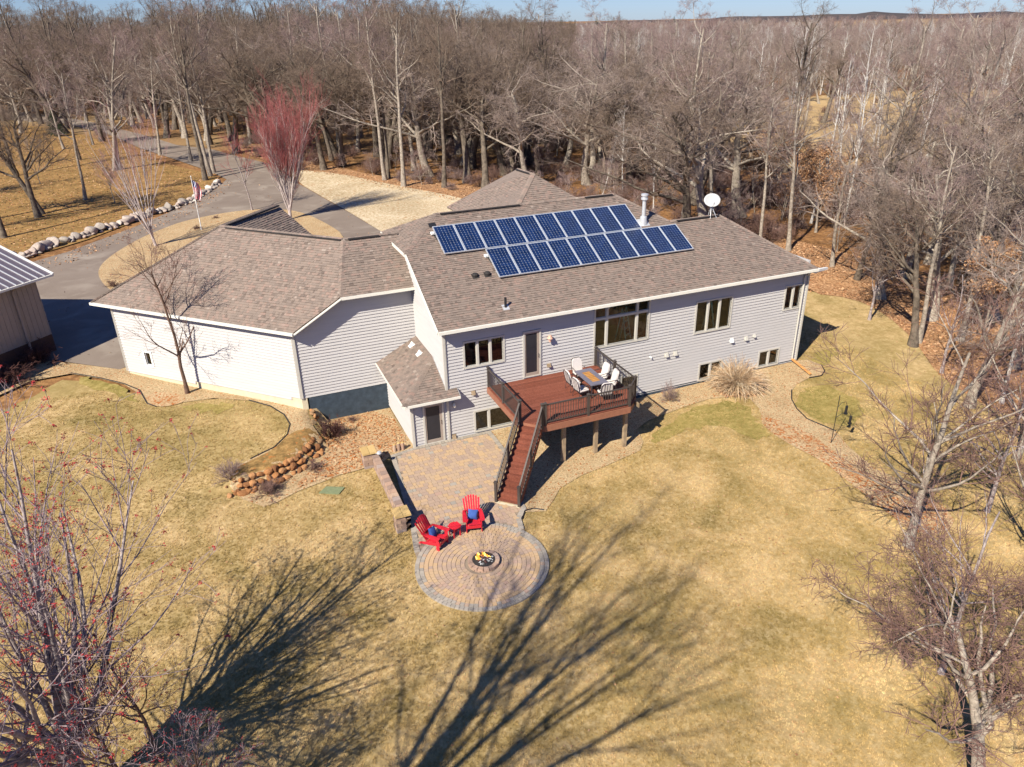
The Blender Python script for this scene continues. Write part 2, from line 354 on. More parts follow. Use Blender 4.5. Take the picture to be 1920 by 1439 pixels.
def smooth_poly(P, it=2):
    P = [tuple(p) for p in P]
    for _ in range(it):
        Q = []
        for i in range(len(P)):
            a, b = np.array(P[i]), np.array(P[(i+1) % len(P)])
            Q += [tuple(.75*a+.25*b), tuple(.25*a+.75*b)]
        P = Q
    return P
def sheet(name, poly, mat, off, step=1., wob=0., label=None):
    poly = [tuple(p) for p in poly]; pts = []
    for i in range(len(poly)):
        a, b = np.array(poly[i]), np.array(poly[(i+1) % len(poly)]); n = max(1, int(np.linalg.norm(b-a)/step))
        for k in range(n):
            q = a+(b-a)*k/n
            if wob: q = q+rng.normal(0, wob, 2)
            pts.append(tuple(q))
    nb = len(pts); xs = [p[0] for p in pts]; ys = [p[1] for p in pts]
    gx, gy = np.meshgrid(np.arange(min(xs), max(xs), step)+step*.4, np.arange(min(ys), max(ys), step)+step*.4); gx, gy = gx.ravel(), gy.ravel()
    m = inside(pts, gx, gy); allp = pts+list(zip(gx[m].tolist(), gy[m].tolist()))
    r = delaunay_2d_cdt([Vector(p) for p in allp], [(i, (i+1) % nb) for i in range(nb)], [], 1, 1e-5)
    V = np.array([(v.x, v.y) for v in r[0]]); V = np.c_[V, H(V[:, 0], V[:, 1])+off]; me = bpy.data.meshes.new(name)
    F = [tuple(f) for f in r[2] if True]
    me.from_pydata(V.tolist(), [], F); me.materials.append(mat)
    me.polygons.foreach_set('use_smooth', [True]*len(F)); me.update()
    o = link(name, me); tag(o, kind='structure'); return o
def g(*q): return [G(*p) for p in q]
# one ground sheet: fine in the middle, stretched to the horizon
def axis(lo, hi, step, far): 
    a = list(np.arange(lo, hi+.01, step)); s = step
    while a[-1] < far: s *= 1.35; a.append(a[-1]+s)
    s = step; b = [a[0]]
    while b[-1] > -far: s *= 1.35; b.append(b[-1]-s)
    return np.array(b[:0:-1]+a)
ax_, ay_ = axis(-34, 40, .5, 6000), axis(-26, 60, .5, 6000)
X, Y = np.meshgrid(ax_, ay_); V = np.c_[X.ravel(), Y.ravel(), H(X, Y).ravel()-.09]
nx, ny = len(ax_), len(ay_); I = np.arange(nx*ny).reshape(ny, nx)
F = np.c_[I[:-1, :-1].ravel(), I[:-1, 1:].ravel(), I[1:, 1:].ravel(), I[1:, :-1].ravel()]
tag(link('ground', np_mesh('ground', V, F, M['forest'], True)), kind='structure')

LAWN = smooth_poly(g((1517, 545), (1600, 556), (1660, 585), (1720, 640), (1760, 700), (1850, 760), (1990, 800)) + [(34, -14), (30, -26), (0, -30), (-30, -26), (-27, 0)] + g((-60, 800), (60, 745), (133, 703)) + [(-14, 10.), (-6, 5.8), (2, 5.8), (20, 5), (24, 14)], 1)
lawn = sheet('lawn', LAWN, M['lawn'], .0, .5, .04)
DRIVE = g((735, 447), (660, 402), (600, 368), (560, 345), (540, 328), (500, 306), (440, 292), (400, 281), (330, 272), (260, 251), (190, 233), (120, 220), (0, 204), (-160, 190), (-160, 222), (0, 224), (120, 232), (200, 251), (262, 278), (330, 300), (395, 322), (425, 337), (402, 356), (330, 393), (250, 427), (130, 472), (60, 492), (-40, 520), (-300, 640), (-60, 700), (100, 676), (150, 683), (225, 693.5), (246, 684)) + [(-10, 14), (-3, 14), (2, 30)]
sheet('driveway', DRIVE, M['asphalt'], .020, 1.2)
sheet('upper_road', g((-200, 168), (0, 158), (150, 152), (300, 146), (470, 140), (470, 154), (300, 160), (150, 168), (0, 176), (-200, 192)), M['road'], .06, 3.)
sheet('leafy_grass', smooth_poly(g((-250, 510), (0, 492), (130, 462), (250, 417), (330, 384), (395, 352), (416, 337), (390, 326), (325, 310), (255, 293), (195, 264), (115, 242), (0, 232), (-300, 235)), 1), M['goldgrass'], .0, 1.5)
sheet('roadside_grass', smooth_poly(g((-200, 196), (0, 180), (150, 172), (300, 164), (420, 162), (470, 200), (500, 262), (440, 276), (330, 252), (190, 214), (0, 190), (-200, 206)), 1), M['forest'], .014, 3.)
sheet('verge_leaves', smooth_poly(g((430, 262), (560, 300), (640, 316), (720, 332), (840, 345), (930, 355), (920, 380), (870, 380), (720, 350), (640, 330), (560, 322), (440, 282)), 1), M['litter'], .014, 2.)
sheet('stony_yard', smooth_poly(g((540, 318), (640, 326), (720, 344), (830, 364), (880, 376), (905, 392)) + [(16, 24), (8, 15), (2, 14.5)] + g((735, 447), (662, 402), (602, 368), (562, 345)), 1), M['lot'], .016, 1.5)
sheet('gravel_island', smooth_poly(g((186, 524), (184, 505), (205, 482), (262, 448), (300, 432), (345, 415), (430, 398), (500, 392), (560, 396), (610, 418), (655, 448)) + [(-2, 18), (-10, 16), (-16, 17)] + g((240, 560), (205, 545)), 2), M['gravel'], .05, .8)
sheet('woodland_leaves', smooth_poly(g((1517, 549), (1600, 560), (1660, 589), (1720, 645), (1760, 705), (1850, 765), (1950, 795), (2050, 700), (1900, 560), (1700, 505), (1560, 470), (1450, 440), (1450, 500)), 1), M['litter'], .02, 2.)
sheet('meadow', smooth_poly(g((1340, 235), (1420, 200), (1520, 180), (1700, 170), (2000, 165), (2000, 330), (1850, 330), (1700, 315), (1550, 330), (1400, 305), (1340, 275)), 1), M['meadow'], .06, 4.)
sheet('far_field', [(520, 420), (1500, 700), (2200, 1500), (900, 1500)], M['meadow'], .5, 200.)
BED1 = g((95, 678), (150, 684), (225, 694), (246, 686)) + [(-14.6, 14.), (-6.2, 5.15), (-1.8, 5.15), (-1.8, -.02), (-3.1, -.3), (-3.8, -.9)] + g((690, 862), (655, 885), (610, 903), (560, 922), (520, 943), (495, 952), (455, 938), (430, 912), (425, 885), (470, 862), (515, 840), (540, 815), (545, 795), (534, 779), (507, 763), (467, 752), (400, 748), (333, 757), (293, 764), (277, 760), (262, 740), (233, 722), (187, 711), (133, 702), (60, 715), (-40, 760), (-60, 700))
sheet('gravel_bed', BED1, M['gravel'], .035, .5)
sheet('leaf_strewn_bed', smooth_poly([(-5.3, 4.9), (-1.9, 4.95), (-1.9, .2), (-3.0, .0), (-4.3, -.9)] + g((640, 892), (600, 900), (540, 925), (620, 850), (612, 815)), 1), M['leafgravel'], .05, .4)
sheet('leaf_patch', smooth_poly(g((270, 745), (300, 735), (345, 742), (350, 755), (310, 765), (285, 762)), 1), M['leafgravel'], .05, .4)
BED2 = [(2.12, -.1), (2.12, -3.3)] + g((965, 905), (979, 962), (1023, 960), (1037, 940), (1050, 917), (1090, 893), (1140, 873), (1200, 846), (1206, 830), (1195, 805), (1215, 790), (1280, 765), (1330, 749), (1377, 744), (1407, 750), (1423, 767), (1430, 790), (1460, 817), (1513, 837), (1547, 857), (1580, 890), (1633, 927), (1700, 960), (1700, 905), (1640, 880), (1590, 838), (1567, 810), (1513, 787), (1493, 767), (1484, 750), (1484, 735), (1493, 722), (1517, 710), (1540, 706), (1546, 697), (1538, 684), (1515, 676)) + [(21.3, .1), (2.2, .1)]
sheet('gravel_border', BED2, M['gravel'], .035, .5)
sheet('leaf_drift', smooth_poly(g((1425, 780), (1475, 795), (1520, 815), (1565, 850), (1600, 880), (1680, 925), (1760, 940), (1800, 990), (1720, 1010), (1660, 960), (1590, 905), (1540, 865), (1470, 830), (1430, 800)), 1), M['leafgravel'], .05, .5)
sheet('lush_grass', smooth_poly(g((1285, 772), (1330, 756), (1375, 752), (1400, 760), (1412, 775), (1420, 795), (1445, 812), (1420, 830), (1370, 800), (1300, 800), (1240, 830), (1210, 830)), 2), M['greenlawn'], .02, .6, .10)
for nm, q in (('lush_grass', ((1490, 745), (1500, 770), (1560, 800), (1600, 800), (1620, 760), (1580, 730), (1520, 720))), ('lush_grass', ((140, 706), (185, 714), (230, 724), (258, 742), (262, 757), (220, 745), (150, 722))),
              ('lush_grass', ((340, 762), (400, 757), (440, 757), (420, 775), (380, 768), (345, 770))), ('lush_grass', ((1505, 690), (1520, 672), (1560, 650), (1570, 665), (1550, 685), (1530, 690)))):
    sheet(nm, smooth_poly(g(*q), 2), M['greenlawn'], .02, .5, .14)
sheet('mulch_bed', smooth_poly(g((545, 812), (590, 806), (612, 812), (604, 850), (560, 878), (505, 902), (455, 915), (432, 905), (432, 885), (470, 866), (515, 844)), 1), M['goldgrass'], .055, .4)
# distant hills
hv = []; hf = []
n = 90
for i in range(n):
    a = PSI-.75+1.6*i/(n-1); d = 2900+300*math.sin(i*.4); hh = 13+5*math.sin(i*.21+1)+3*math.sin(i*.9)+rng.normal(0, 2.5)
    for k, (dd, zz) in enumerate(((-500, -2), (0, hh), (900, -2))): hv.append((CAM[0]+(d+dd)*math.sin(a), CAM[1]+(d+dd)*math.cos(a), zz))
for i in range(n-1):
    for k in range(2): a = i*3+k; hf.append((a, a+3, a+4, a+1))
tag(link('hills', np_mesh('hills', hv, hf, M['hill'], True)), kind='structure')
# ------------------------------------------------------------------ the house
house = thing('house', (0, 0, 0), 'large pale grey-sided house with brown shingle roofs, solar panels and a rear deck', 'house')
CH = .165
def sided_wall(O, d, L, zb, zt, openings=(), z0=0., mat='siding', name='wall', corner=(True, True), end=None):
    """lap siding, each course one board cut round the openings. O: start xy, d: unit xy, outward normal is d turned clockwise."""
    O = np.array(O, float); d = np.array(d, float); nrm = np.array([d[1], -d[0]])
    wall = thing(name); wall.parent = house
    zb_ = (lambda s: zb) if not callable(zb) else zb; zt_ = (lambda s: zt) if not callable(zt) else zt
    zs = np.linspace(0, L, 60); ztop = max(zt_(s) for s in zs); zlo = min(zb_(s) for s in zs)
    # carcass sheet behind the boards, cut in bands like them
    k = 0; z = z0
    while z < ztop:
        z1 = z+CH; cuts = sorted({z, z1} | {q for o in openings for q in (o[2], o[3]) if z < q < z1}); bk = []
        for za, zc in zip(cuts[:-1], cuts[1:]):
            zm = (za+zc)/2; ok = [s for s in np.linspace(0, L, 241) if zb_(s) <= zm+CH*.4 and zt_(s) >= zm-CH*.4]
            if not ok: continue
            segs = [(min(ok), max(ok))]
            for o in openings:
                if o[2] < zm < o[3]:
                    segs = [q for a_, b_ in segs for q in ((a_, min(b_, o[0])), (max(a_, o[1]), b_)) if q[1]-q[0] > .01]
            for a_, b_ in segs:
                if zt is not None and callable(zt):      # follow a sloping top: trim the ends of the upper edge
                    a2, b2 = a_, b_
                    while a2 < b2 and zt_(a2) < zc: a2 += .02
                    while b2 > a2 and zt_(b2) < zc: b2 -= .02
                    if a2 > b2: a2 = b2 = (a_+b_)/2
                else: a2, b2 = a_, b_
                p0 = .046-.041*(za-z)/CH; p1 = .046-.041*(zc-z)/CH
                pt = lambda s, zz, pr: (O[0]+d[0]*s+nrm[0]*pr, O[1]+d[1]*s+nrm[1]*pr, zz)
                hit = [q for q in bk if any(min(b_, e1)-max(a_, e0) > .002 for e0, e1, *_ in q)]; new = [(a_, b_, [pt(a_, za, p0), pt(b_, za, p0), pt(b_, za, -.03), pt(a_, za, -.03)], [pt(a2, zc, p1), pt(b2, zc, p1), pt(b2, zc, -.03), pt(a2, zc, -.03)])]
                for q in hit: new += q; bk.remove(q)
                bk.append(new)
        for q in bk:
            b = MB()
            for _a, _b, lo_, hi_ in q: b.hexa(lo_, hi_)
            b.build('siding_board', M[mat], wall)
        z = z1; k += 1
    for c_, s_ in zip(corner, (0, L)):
        if c_:
            b = MB(); P = O+d*s_; b.bar((*(P+nrm*.03-d*(.04 if s_ == 0 else -.04)), zb_(s_)), (*(P+nrm*.03-d*(.04 if s_ == 0 else -.04)), zt_(s_)), .11, .11); b.build('corner_board', M['frame'], wall)
    return wall
rooms = []
def window(O, d, s0, s1, z0, z1, cols=1, rows=None, trim=.09, arch=False, depth=2.6, name='window', frame='frame', fr=.055, room=True, sillmat='wood'):
    O = np.array(O, float); d = np.array(d, float); nrm = np.array([d[1], -d[0]])
    w = thing(name); w.parent = house
    P = lambda s, z, o: (O[0]+d[0]*s+nrm[0]*o, O[1]+d[1]*s+nrm[1]*o, z)
    def bx(b, sa, sb, za, zb2, oa, ob):
        b.hexa([P(sa, za, ob), P(sb, za, ob), P(sb, za, oa), P(sa, za, oa)], [P(sa, zb2, ob), P(sb, zb2, ob), P(sb, zb2, oa), P(sa, zb2, oa)])
    b = MB(); t = trim
    bx(b, s0-t, s0, z0-t, z1+t, -.02, .06); bx(b, s1, s1+t, z0-t, z1+t, -.02, .06); bx(b, s0, s1, z1, z1+t, -.02, .058); bx(b, s0, s1, z0-t, z0, -.02, .075)
    # reveal going inward
    bx(b, s0-.03, s0, z0, z1, -.16, -.021); bx(b, s1, s1+.03, z0, z1, -.16, -.021); bx(b, s0, s1, z1, z1+.03, -.16, -.021)
    b.build('frame', M[frame], w)
    b = MB(); bx(b, s0, s1, z0-.03, z0, -.3, -.021); b.build('sill', M[sillmat], w)
    xs = cols if isinstance(cols, (list, tuple)) else [s0+(s1-s0)*i/cols for i in range(cols+1)]
    zs_ = rows or [z0, z1]
    for i, x in enumerate(xs[1:-1]):
        b = MB(); bx(b, x-fr, x+fr, z0, z1, -.06, .045); b.build('mullion', M[frame], w)
    for z in zs_[1:-1]:
        b = MB(); bx(b, s0, s1, z-fr, z+fr, -.058, .042); b.build('transom', M[frame], w)
    for i in range(len(xs)-1):
        for j in range(len(zs_)-1):
            a_, c_ = xs[i]+(fr if i else 0), xs[i+1]-(fr if i < len(xs)-2 else 0); e_, f_ = zs_[j]+(fr if j else 0), zs_[j+1]-(fr if j < len(zs_)-2 else 0)
            b = MB(); b.face([P(a_, e_, -.03), P(c_, e_, -.03), P(c_, f_, -.03), P(a_, f_, -.03)]); b.build('pane', M['glass'], w)
            b = MB(); u = .028
            bx(b, a_, a_+u, e_, f_, -.05, -.01); bx(b, c_-u, c_, e_, f_, -.05, -.01); bx(b, a_+u, c_-u, e_, e_+u, -.05, -.01); bx(b, a_+u, c_-u, f_-u, f_, -.05, -.01); b.build('sash', M[frame], w)
    if room:
        b = MB(); e0, e1, q0, q1 = s0-.6, s1+.6, z0-.8, z1+.3
        if s0 < 1: e0 = s0-.1
        F = [(e0, q0), (e1, q0), (e1, q1), (e0, q1)]
        b.face([P(s, z, -depth) for s, z in F])
        for i in range(4):
            (sa, za), (sb, zb2) = F[i], F[(i+1) % 4]; b.face([P(sa, za, -.17), P(sb, zb2, -.17), P(sb, zb2, -depth), P(sa, za, -depth)])
        b.face([P(e0, q0, -.17), P(s0-.03, q0, -.17), P(s0-.03, q1, -.17), P(e0, q1, -.17)]); b.face([P(s1+.03, q0, -.17), P(e1, q0, -.17), P(e1, q1, -.17), P(s1+.03, q1, -.17)])
        b.face([P(s0-.03, q0, -.17), P(s1+.03, q0, -.17), P(s1+.03, z0-.03, -.17), P(s0-.03, z0-.03, -.17)]); b.face([P(s0-.03, z1+.03, -.17), P(s1+.03, z1+.03, -.17), P(s1+.03, q1, -.17), P(s0-.03, q1, -.17)])
        b.build('room', M['interior'], w)
    return w
# rear wall, facing the garden
X1 = (1., 0.)
ZU = 2.54
WIN = [(.98, 2.94, 3.77, 5.0), (3.98+.08, 4.93-.08, ZU+.12, 4.98), (7.95, 11.05, 3.52, 5.62), (14.06, 16.28, 3.27, 4.96), (19.98, 21.05, 3.66, 4.96), (14.63, 16.05, .36, 1.25), (18.72, 20.05, .36, 1.25), (1.38, 3.75, .22, 1.25), (9.65, 10.55, .3, 1.45)]
DOORLOW = (-1.20, -.33, .06, 2.12)
big = 2
sided_wall((-1.78, 0), X1, 1.78, .0, lambda s: 2.6, [(DOORLOW[0]+1.78, DOORLOW[1]+1.78, DOORLOW[2], DOORLOW[3])], corner=(True, False), name='entry_wall')
sided_wall((0, 0), X1, 21.4, lambda s: .02 if s < 4 else .30+.0*s, 6.04, WIN, name='rear_wall', corner=(False, True))
b = MB(); b.bar((.0, -.03, 2.8), (0., -.03, 5.95), .11, .11); b.build('corner_board', M['frame'], house)
b = MB(); b.box((12.8, .0, .0), (17.2, .05, .62)); b.build('foundation', M['navy'], house)
window((0, 0), X1, *WIN[0], 3); window((0, 0), X1, *WIN[3], 3); window((0, 0), X1, *WIN[4], 2)
window((0, 0), X1, *WIN[5], 2); window((0, 0), X1, *WIN[6], 2); window((0, 0), X1, *WIN[7], [1.38, 2.1, 3.75]); window((0, 0), X1, *WIN[8], 1)
bw = window((0, 0), X1, *WIN[2], [7.95, 8.62, 10.38, 11.05], rows=[3.52, 5.02, 5.62], fr=.06, depth=4.)
# arched head over the middle light
b = MB(); c0, c1, zc = 8.68, 10.32, 5.62
for i in range(10):
    t0, t1 = math.pi*i/10, math.pi*(i+1)/10
    A = [(9.5-.82*math.cos(t), 5.50+.34*math.sin(t)) for t in (t0, t1)]; B = [(9.5-.90*math.cos(t), 5.50+.44*math.sin(t)) for t in (t0, t1)]
    q = [(*A[0],), (*A[1],), (*B[1],), (*B[0],)]
    b.hexa([(q[k][0], -.085, q[k][1]) for k in range(4)], [(q[k][0], -.03, q[k][1]) for k in range(4)])
b.build('arch_head', M['frame'], bw)
b = MB()
for i in range(10):
    t0, t1 = math.pi*i/10, math.pi*(i+1)/10
    b.face([(9.5-.82*math.cos(t0), -.045, 5.62), (9.5-.82*math.cos(t1), -.045, 5.62), (9.5-.82*math.cos(t1), -.045, max(5.62, 5.50+.34*math.sin(t1))), (9.5-.82*math.cos(t0), -.045, max(5.62, 5.50+.34*math.sin(t0)))])
b.build('pane', M['screen'], bw)
def door(s0, s1, z0, z1, name='door'):
    w = thing(name); w.parent = house; b = MB()
    for (a_, c_, e_, f_) in ((s0-.09, s0, z0-.06, z1+.09), (s1, s1+.09, z0-.06, z1+.09), (s0, s1, z1, z1+.09), (s0, s1, z0-.06, z0)): b.box(((a_+c_)/2, -.02, (e_+f_)/2), (c_-a_, .12, f_-e_))
    b.build('frame', M['frame'], w); b = MB()
    for (a_, c_, e_, f_) in ((s0, s0+.07, z0, z1), (s1-.12, s1, z0, z1), (s0+.07, s1-.12, z1-.07, z1), (s0+.07, s1-.12, z0, z0+.16)): b.box(((a_+c_)/2, -.035, (e_+f_)/2), (c_-a_, .04, f_-e_))
    b.build('storm_door', M['post'] if 0 else M['barnwall'], w)
    b = MB(); b.box(((s0+s1)/2-.025, -.015, (z0+z1)/2), (s1-s0-.19, .02, z1-z0-.2)); b.build('screen', M['screen'], w)
    b = MB(); b.tube([(s1-.06, -.06, z0+.95), (s1-.06, -.11, z0+.97), (s1-.06, -.11, z0+1.12), (s1-.06, -.06, z0+1.14)], .012, 6); b.build('handle', M['black'], w)
door(*WIN[1]); door(DOORLOW[0], DOORLOW[1], DOORLOW[2]+.04, DOORLOW[3])
# left gable wall, clipped by the small hip
gz = lambda s: 5.95+.5*(9.2-.0-s+.5) if s > 4.95 else 8.3       # runs from back (s=0,y=9.2) to front
sided_wall((0, 9.3), (0, -1.), 9.3, lambda s: 1.3 if s < 4.3 else 0.02, lambda s: min(8.35, 6.15+.5*(9.3-s+.1)), name='side_wall', corner=(False, True))
# entry bump-out left wall
sided_wall((-1.78, 5.0), (0, -1.), 5.0, lambda s: -.25, 2.66, name='entry_side_wall', corner=(False, True))
# garage: wall facing the garden and the long wall at 45 degrees
GC = np.array([-6.25, 5.0]); D45 = np.array([.70711, -.70711])
sided_wall(GC, X1, 6.25, 1.32, lambda s: min(5.05+.60*s, 6.5), z0=1.32, name='garage_rear_wall', corner=(True, False))
GL = 12.05; GS = GC-D45*GL
gwo = [(1.62, 2.04, 1.62, 2.38)]
sided_wall(GS, D45, GL, lambda s: 1.0+.31*s/GL, 5.05, gwo, z0=.98, name='garage_side_wall', corner=(True, True))
window(GS, D45, *gwo[0], 1, frame='white', trim=.13, sillmat='white')
b = MB(); b.box((-3.9, 5.0, .45), (4.2, .06, 1.8)); b.build('foundation', M['navy'], house)
b = MB(); b.box((-6.1, 5.0, .6), (.34, .06, 1.5)); b.box((-5.97, 5.003, .6), (.6, .05, 1.5))
P0, P1 = GS+np.array([.02, .02]), GC
b.hexa([(*P0, .2), (*P1, -.1), (*(P1+[.1, .1]), -.1), (*(P0+[.1, .1]), .2)], [(*P0, 1.06), (*P1, 1.34), (*(P1+[.1, .1]), 1.34), (*(P0+[.1, .1]), 1.06)]); b.build('foundation', M['block'], house)
b = MB(); b.hexa([(*GS, .3), (*(GS+[.15, 0]), .3), (*(GS+np.array([8., 8.15])), .3), (*(GS+np.array([7.85, 8.])), .3)], [(*GS, 5.05), (*(GS+[.15, 0]), 5.05), (*(GS+np.array([8., 8.15])), 5.05), (*(GS+np.array([7.85, 8.])), 5.05)]); b.build('wall', M['siding'], house)
for a_, c_ in (((21.4, 0.02), (21.4, 9.)), ((21.4, 9.), (15, 13.4)), ((15, 13.4), (0, 13.4)), ((0, 13.4), (0, 9.3))):
    b = MB(); b.bar((*a_, 3.2), (*c_, 3.2), .12, 6.2); b.build('wall', M['siding'], house)

# ---- roofs
def roof_plane(poly, slab=.14, tabs=True, cap=()):
    """poly: 3-D corners, first edge is the eave (left to right seen from outside). Shingle tabs are real wedges clipped to the plane."""
    P = [np.array(q, float) for q in poly]; e = P[1]-P[0]; e[2] = 0 if abs(e[2]) < .05 else e[2]; e /= np.linalg.norm(e)
    n = np.zeros(3)
    for i in range(1, len(P)-1): n += np.cross(P[i]-P[0], P[i+1]-P[0])
    n /= np.linalg.norm(n); n = n if n[2] > 0 else -n; e = e-n*(e@n); e /= np.linalg.norm(e); u = np.cross(n, e)
    if u[2] < 0: u = -u
    Q = np.array([((q-P[0])@e, (q-P[0])@u) for q in P]); umax = Q[:, 1].max()
    def span(t):
        xs = []
        for i in range(len(Q)):
            (x1, y1), (x2, y2) = Q[i], Q[(i+1) % len(Q)]
            if min(y1, y2)-1e-9 <= t <= max(y1, y2)+1e-9:
                xs += [x1, x2] if abs(y2-y1) < 1e-9 else [x1+(x2-x1)*(t-y1)/(y2-y1)]
        return (min(xs), max(xs)) if xs else None
    roof = thing('roof'); roof.parent = house
    b = MB(); lo = [q-n*slab for q in P]; k = len(P)
    b.face(P); b.face(lo[::-1])
    for i in range(k): b.face([P[i], lo[i], lo[(i+1) % k], P[(i+1) % k]])
    b.build('roof_deck', M['roofdeck'], roof)
    if tabs:
        b = MB(); W3 = lambda x, y, h: P[0]+e*x+u*y+n*h; y = -.02; row = 0; EX = .145
        while y < umax-.02:
            ya, yb = y, min(y+EX+.01, umax); sa, sb = span(max(ya, 0.001)), span(min(yb, umax-.001))
            if sa and sb:
                x = min(sa[0], sb[0])-random.random()*.3
                while x < max(sa[1], sb[1]):
                    w = random.choice((.11, .14, .18, .23, .15)); x2 = x+w
                    a0, a1 = min(max(x, sa[0]), sa[1]), min(max(x2, sa[0]), sa[1]); b0, b1 = min(max(x, sb[0]), sb[1]), min(max(x2, sb[0]), sb[1])
                    if a1-a0 > .005 or b1-b0 > .005:
                        t_ = random.choice((.018, .024, .036)); r_ = min(1, max(0, random.gauss(.5, .2)))
                        b.face([W3(a0, ya, t_), W3(a1, ya, t_), W3(b1, yb, .003), W3(b0, yb, .003)], r_)
                        b.face([W3(a0, ya, -.001), W3(a1, ya, -.001), W3(a1, ya, t_), W3(a0, ya, t_)], 0)  # tab fronts take the darkest tone: course shadow lines put into the colour
                    x = x2
            y += EX; row += 1
        o = b.build('shingles', M['shingle'], roof, attr=True); o['kind'] = 'stuff'
    for (A, B) in cap:
        A, B = np.array(A, float), np.array(B, float); L = np.linalg.norm(B-A); d = (B-A)/L; x = np.cross(d, [0, 0, 1]); x /= np.linalg.norm(x); b = MB(); s_ = 0
        while s_ < L:
            r_ = min(1, max(0, random.gauss(.5, .22))); a_, c_ = A+d*s_, A+d*min(s_+.2, L); up = np.array([0, 0, 1.])
            for sg in (-1, 1): b.face([a_+up*.05, a_+x*sg*.15-up*.02, c_+x*sg*.15-up*.035, c_+up*.035], r_)
            s_ += .19
        o = b.build('ridge_cap', M['shingle'], roof, attr=True); o['kind'] = 'stuff'
    return roof
def gutter(A, B, out, w=.13, h=.14, mat='trim', name='gutter'):
    b = MB(); A, B = np.array(A, float), np.array(B, float); o = np.array([*out, 0.])
    b.bar(A+o*w/2-np.array([0, 0, h/2]), B+o*w/2-np.array([0, 0, h/2]), w, h); return b.build(name, M[mat], house)
ZE = 5.98
FL, FR, LR, LL, RR, RL, KK = (-.39, -.5, ZE), (21.55, -.5, ZE), (18.15, 4.2, 8.33), (14.8, 4.2, 8.33), (12.6, 6.72, 9.59), (1.95, 6.72, 9.59), (-.39, 4.24, 8.35)
roof_plane([FL, FR, LR, LL, RR, RL, KK], cap=[(LR, LL), (RR, RL), (KK, RL), (LL, RR), (FR, LR)])
roof_plane([(-.39, 9.2, 8.35), KK, RL]); roof_plane([FR, (21.55, 8.9, ZE), LR]); roof_plane([(21.55, 8.9, ZE), (16, 8.9, ZE), (14.8, 9.2, 8.33-2.4), LL, LR], tabs=False)
roof_plane([(14.8, 13.9, ZE), (-.39, 13.9, ZE), (-.39, 9.2, 8.35), RL, RR, (14.8, 9.2, 8.33)], tabs=False); roof_plane([LL, (14.8, 9.2, 8.33), RR])
gutter(FL, FR, (0, -1)); 
b = MB(); b.box((10.6, -.26, ZE-.17), (21.9, .46, .03)); b.build('soffit', M['frame'], house)
# rake board, left
b = MB(); b.bar((-.40, -.5, ZE-.07), (-.40, 4.24, 8.35-.07), .03, .20); b.bar((-.40, 4.24, 8.28), (-.40, 9.2, 8.28), .12, .14); b.build('rake_board', M['trim'], house)
# white return of the eave at the right-hand corner
b = MB(); A = np.array([21.62, -.62, ZE-.07]); B = np.array([22.35, -.95, ZE-.22])
b.bar((21.55, -.55, ZE-.08), (22.45, -.25, ZE-.2), .14, .13); b.hexa([(21.45, -.45, ZE-.30), (22.35, -.2, ZE-.34), (22.3, .6, ZE-.34), (21.45, .6, ZE-.30)], [(21.45, -.45, ZE-.22), (22.35, -.2, ZE-.27), (22.3, .6, ZE-.27), (21.45, .6, ZE-.22)])
b.build('eave_return', M['white'], house)
for A, B in (((2.2, 6.55, 9.60), (6.7, 6.55, 9.60)), ((10.7, 6.55, 9.60), (12.45, 6.55, 9.60)), ((15.2, 4.03, 8.34), (18.0, 4.03, 8.34))):
    b = MB(); b.bar(A, B, .12, .05); b.build('ridge_vent', M['vent'], house)
# entry peak behind the main ridge
P1_, P2_ = (8.35, 10.6, 10.75), (8.5, 8.75, 10.75)
EB = 8.2; k_ = 2.55/.75
roof_plane([(P1_[0]-k_, P1_[1]+k_, EB), (P2_[0]-k_, P2_[1]-k_, EB), P2_, P1_], cap=[(P1_, P2_), (P2_, (P2_[0]-k_, P2_[1]-k_, EB))])
roof_plane([(P2_[0]-k_, P2_[1]-k_, EB), (P2_[0]+k_+.6, P2_[1]-k_, EB), P2_])
roof_plane([(P2_[0]+k_+.6, P2_[1]-k_, EB), (P1_[0]+k_, P1_[1]+k_, EB), P1_, P2_], tabs=False); roof_plane([(P1_[0]+k_, P1_[1]+k_, EB), (P1_[0]-k_, P1_[1]+k_, EB), P1_], tabs=False)
b = MB(); b.bar((P1_[0]-.12, P1_[1], 10.73), (P2_[0]-.12, P2_[1]+.2, 10.73), .12, .05); b.build('ridge_vent', M['vent'], house)
# bump-out roof
E0, E1 = (-2.25, -.5, 2.57), (.5, -.5, 2.57)
H0, H1 = (0.0, 1.95, 3.72), (0., 5.0, 3.72)
roof_plane([(-2.25, 5.0, 2.57), E0, H0, H1], cap=[(E0, H0)]); roof_plane([E0, E1, (.5, 0., 2.8), (0., 0., 2.8), H0])
gutter(E0, E1, (0, -1), .07, .12); gutter((-2.25, 5., 2.57), E0, (-1, 0), .05, .12)
b = MB(); b.hexa([(-2.2, -.45, 2.42), (.45, -.45, 2.42), (.45, .0, 2.42), (-2.2, .0, 2.42)], [(-2.2, -.45, 2.45), (.45, -.45, 2.45), (.45, 0., 2.45), (-2.2, 0, 2.45)]); b.hexa([(-2.2, 0, 2.42), (-1.78, 0, 2.42), (-1.78, 5, 2.42), (-2.2, 5, 2.42)], [(-2.2, 0, 2.45), (-1.78, 0, 2.45), (-1.78, 5, 2.45), (-2.2, 5, 2.45)]); b.build('soffit', M['frame'], house)
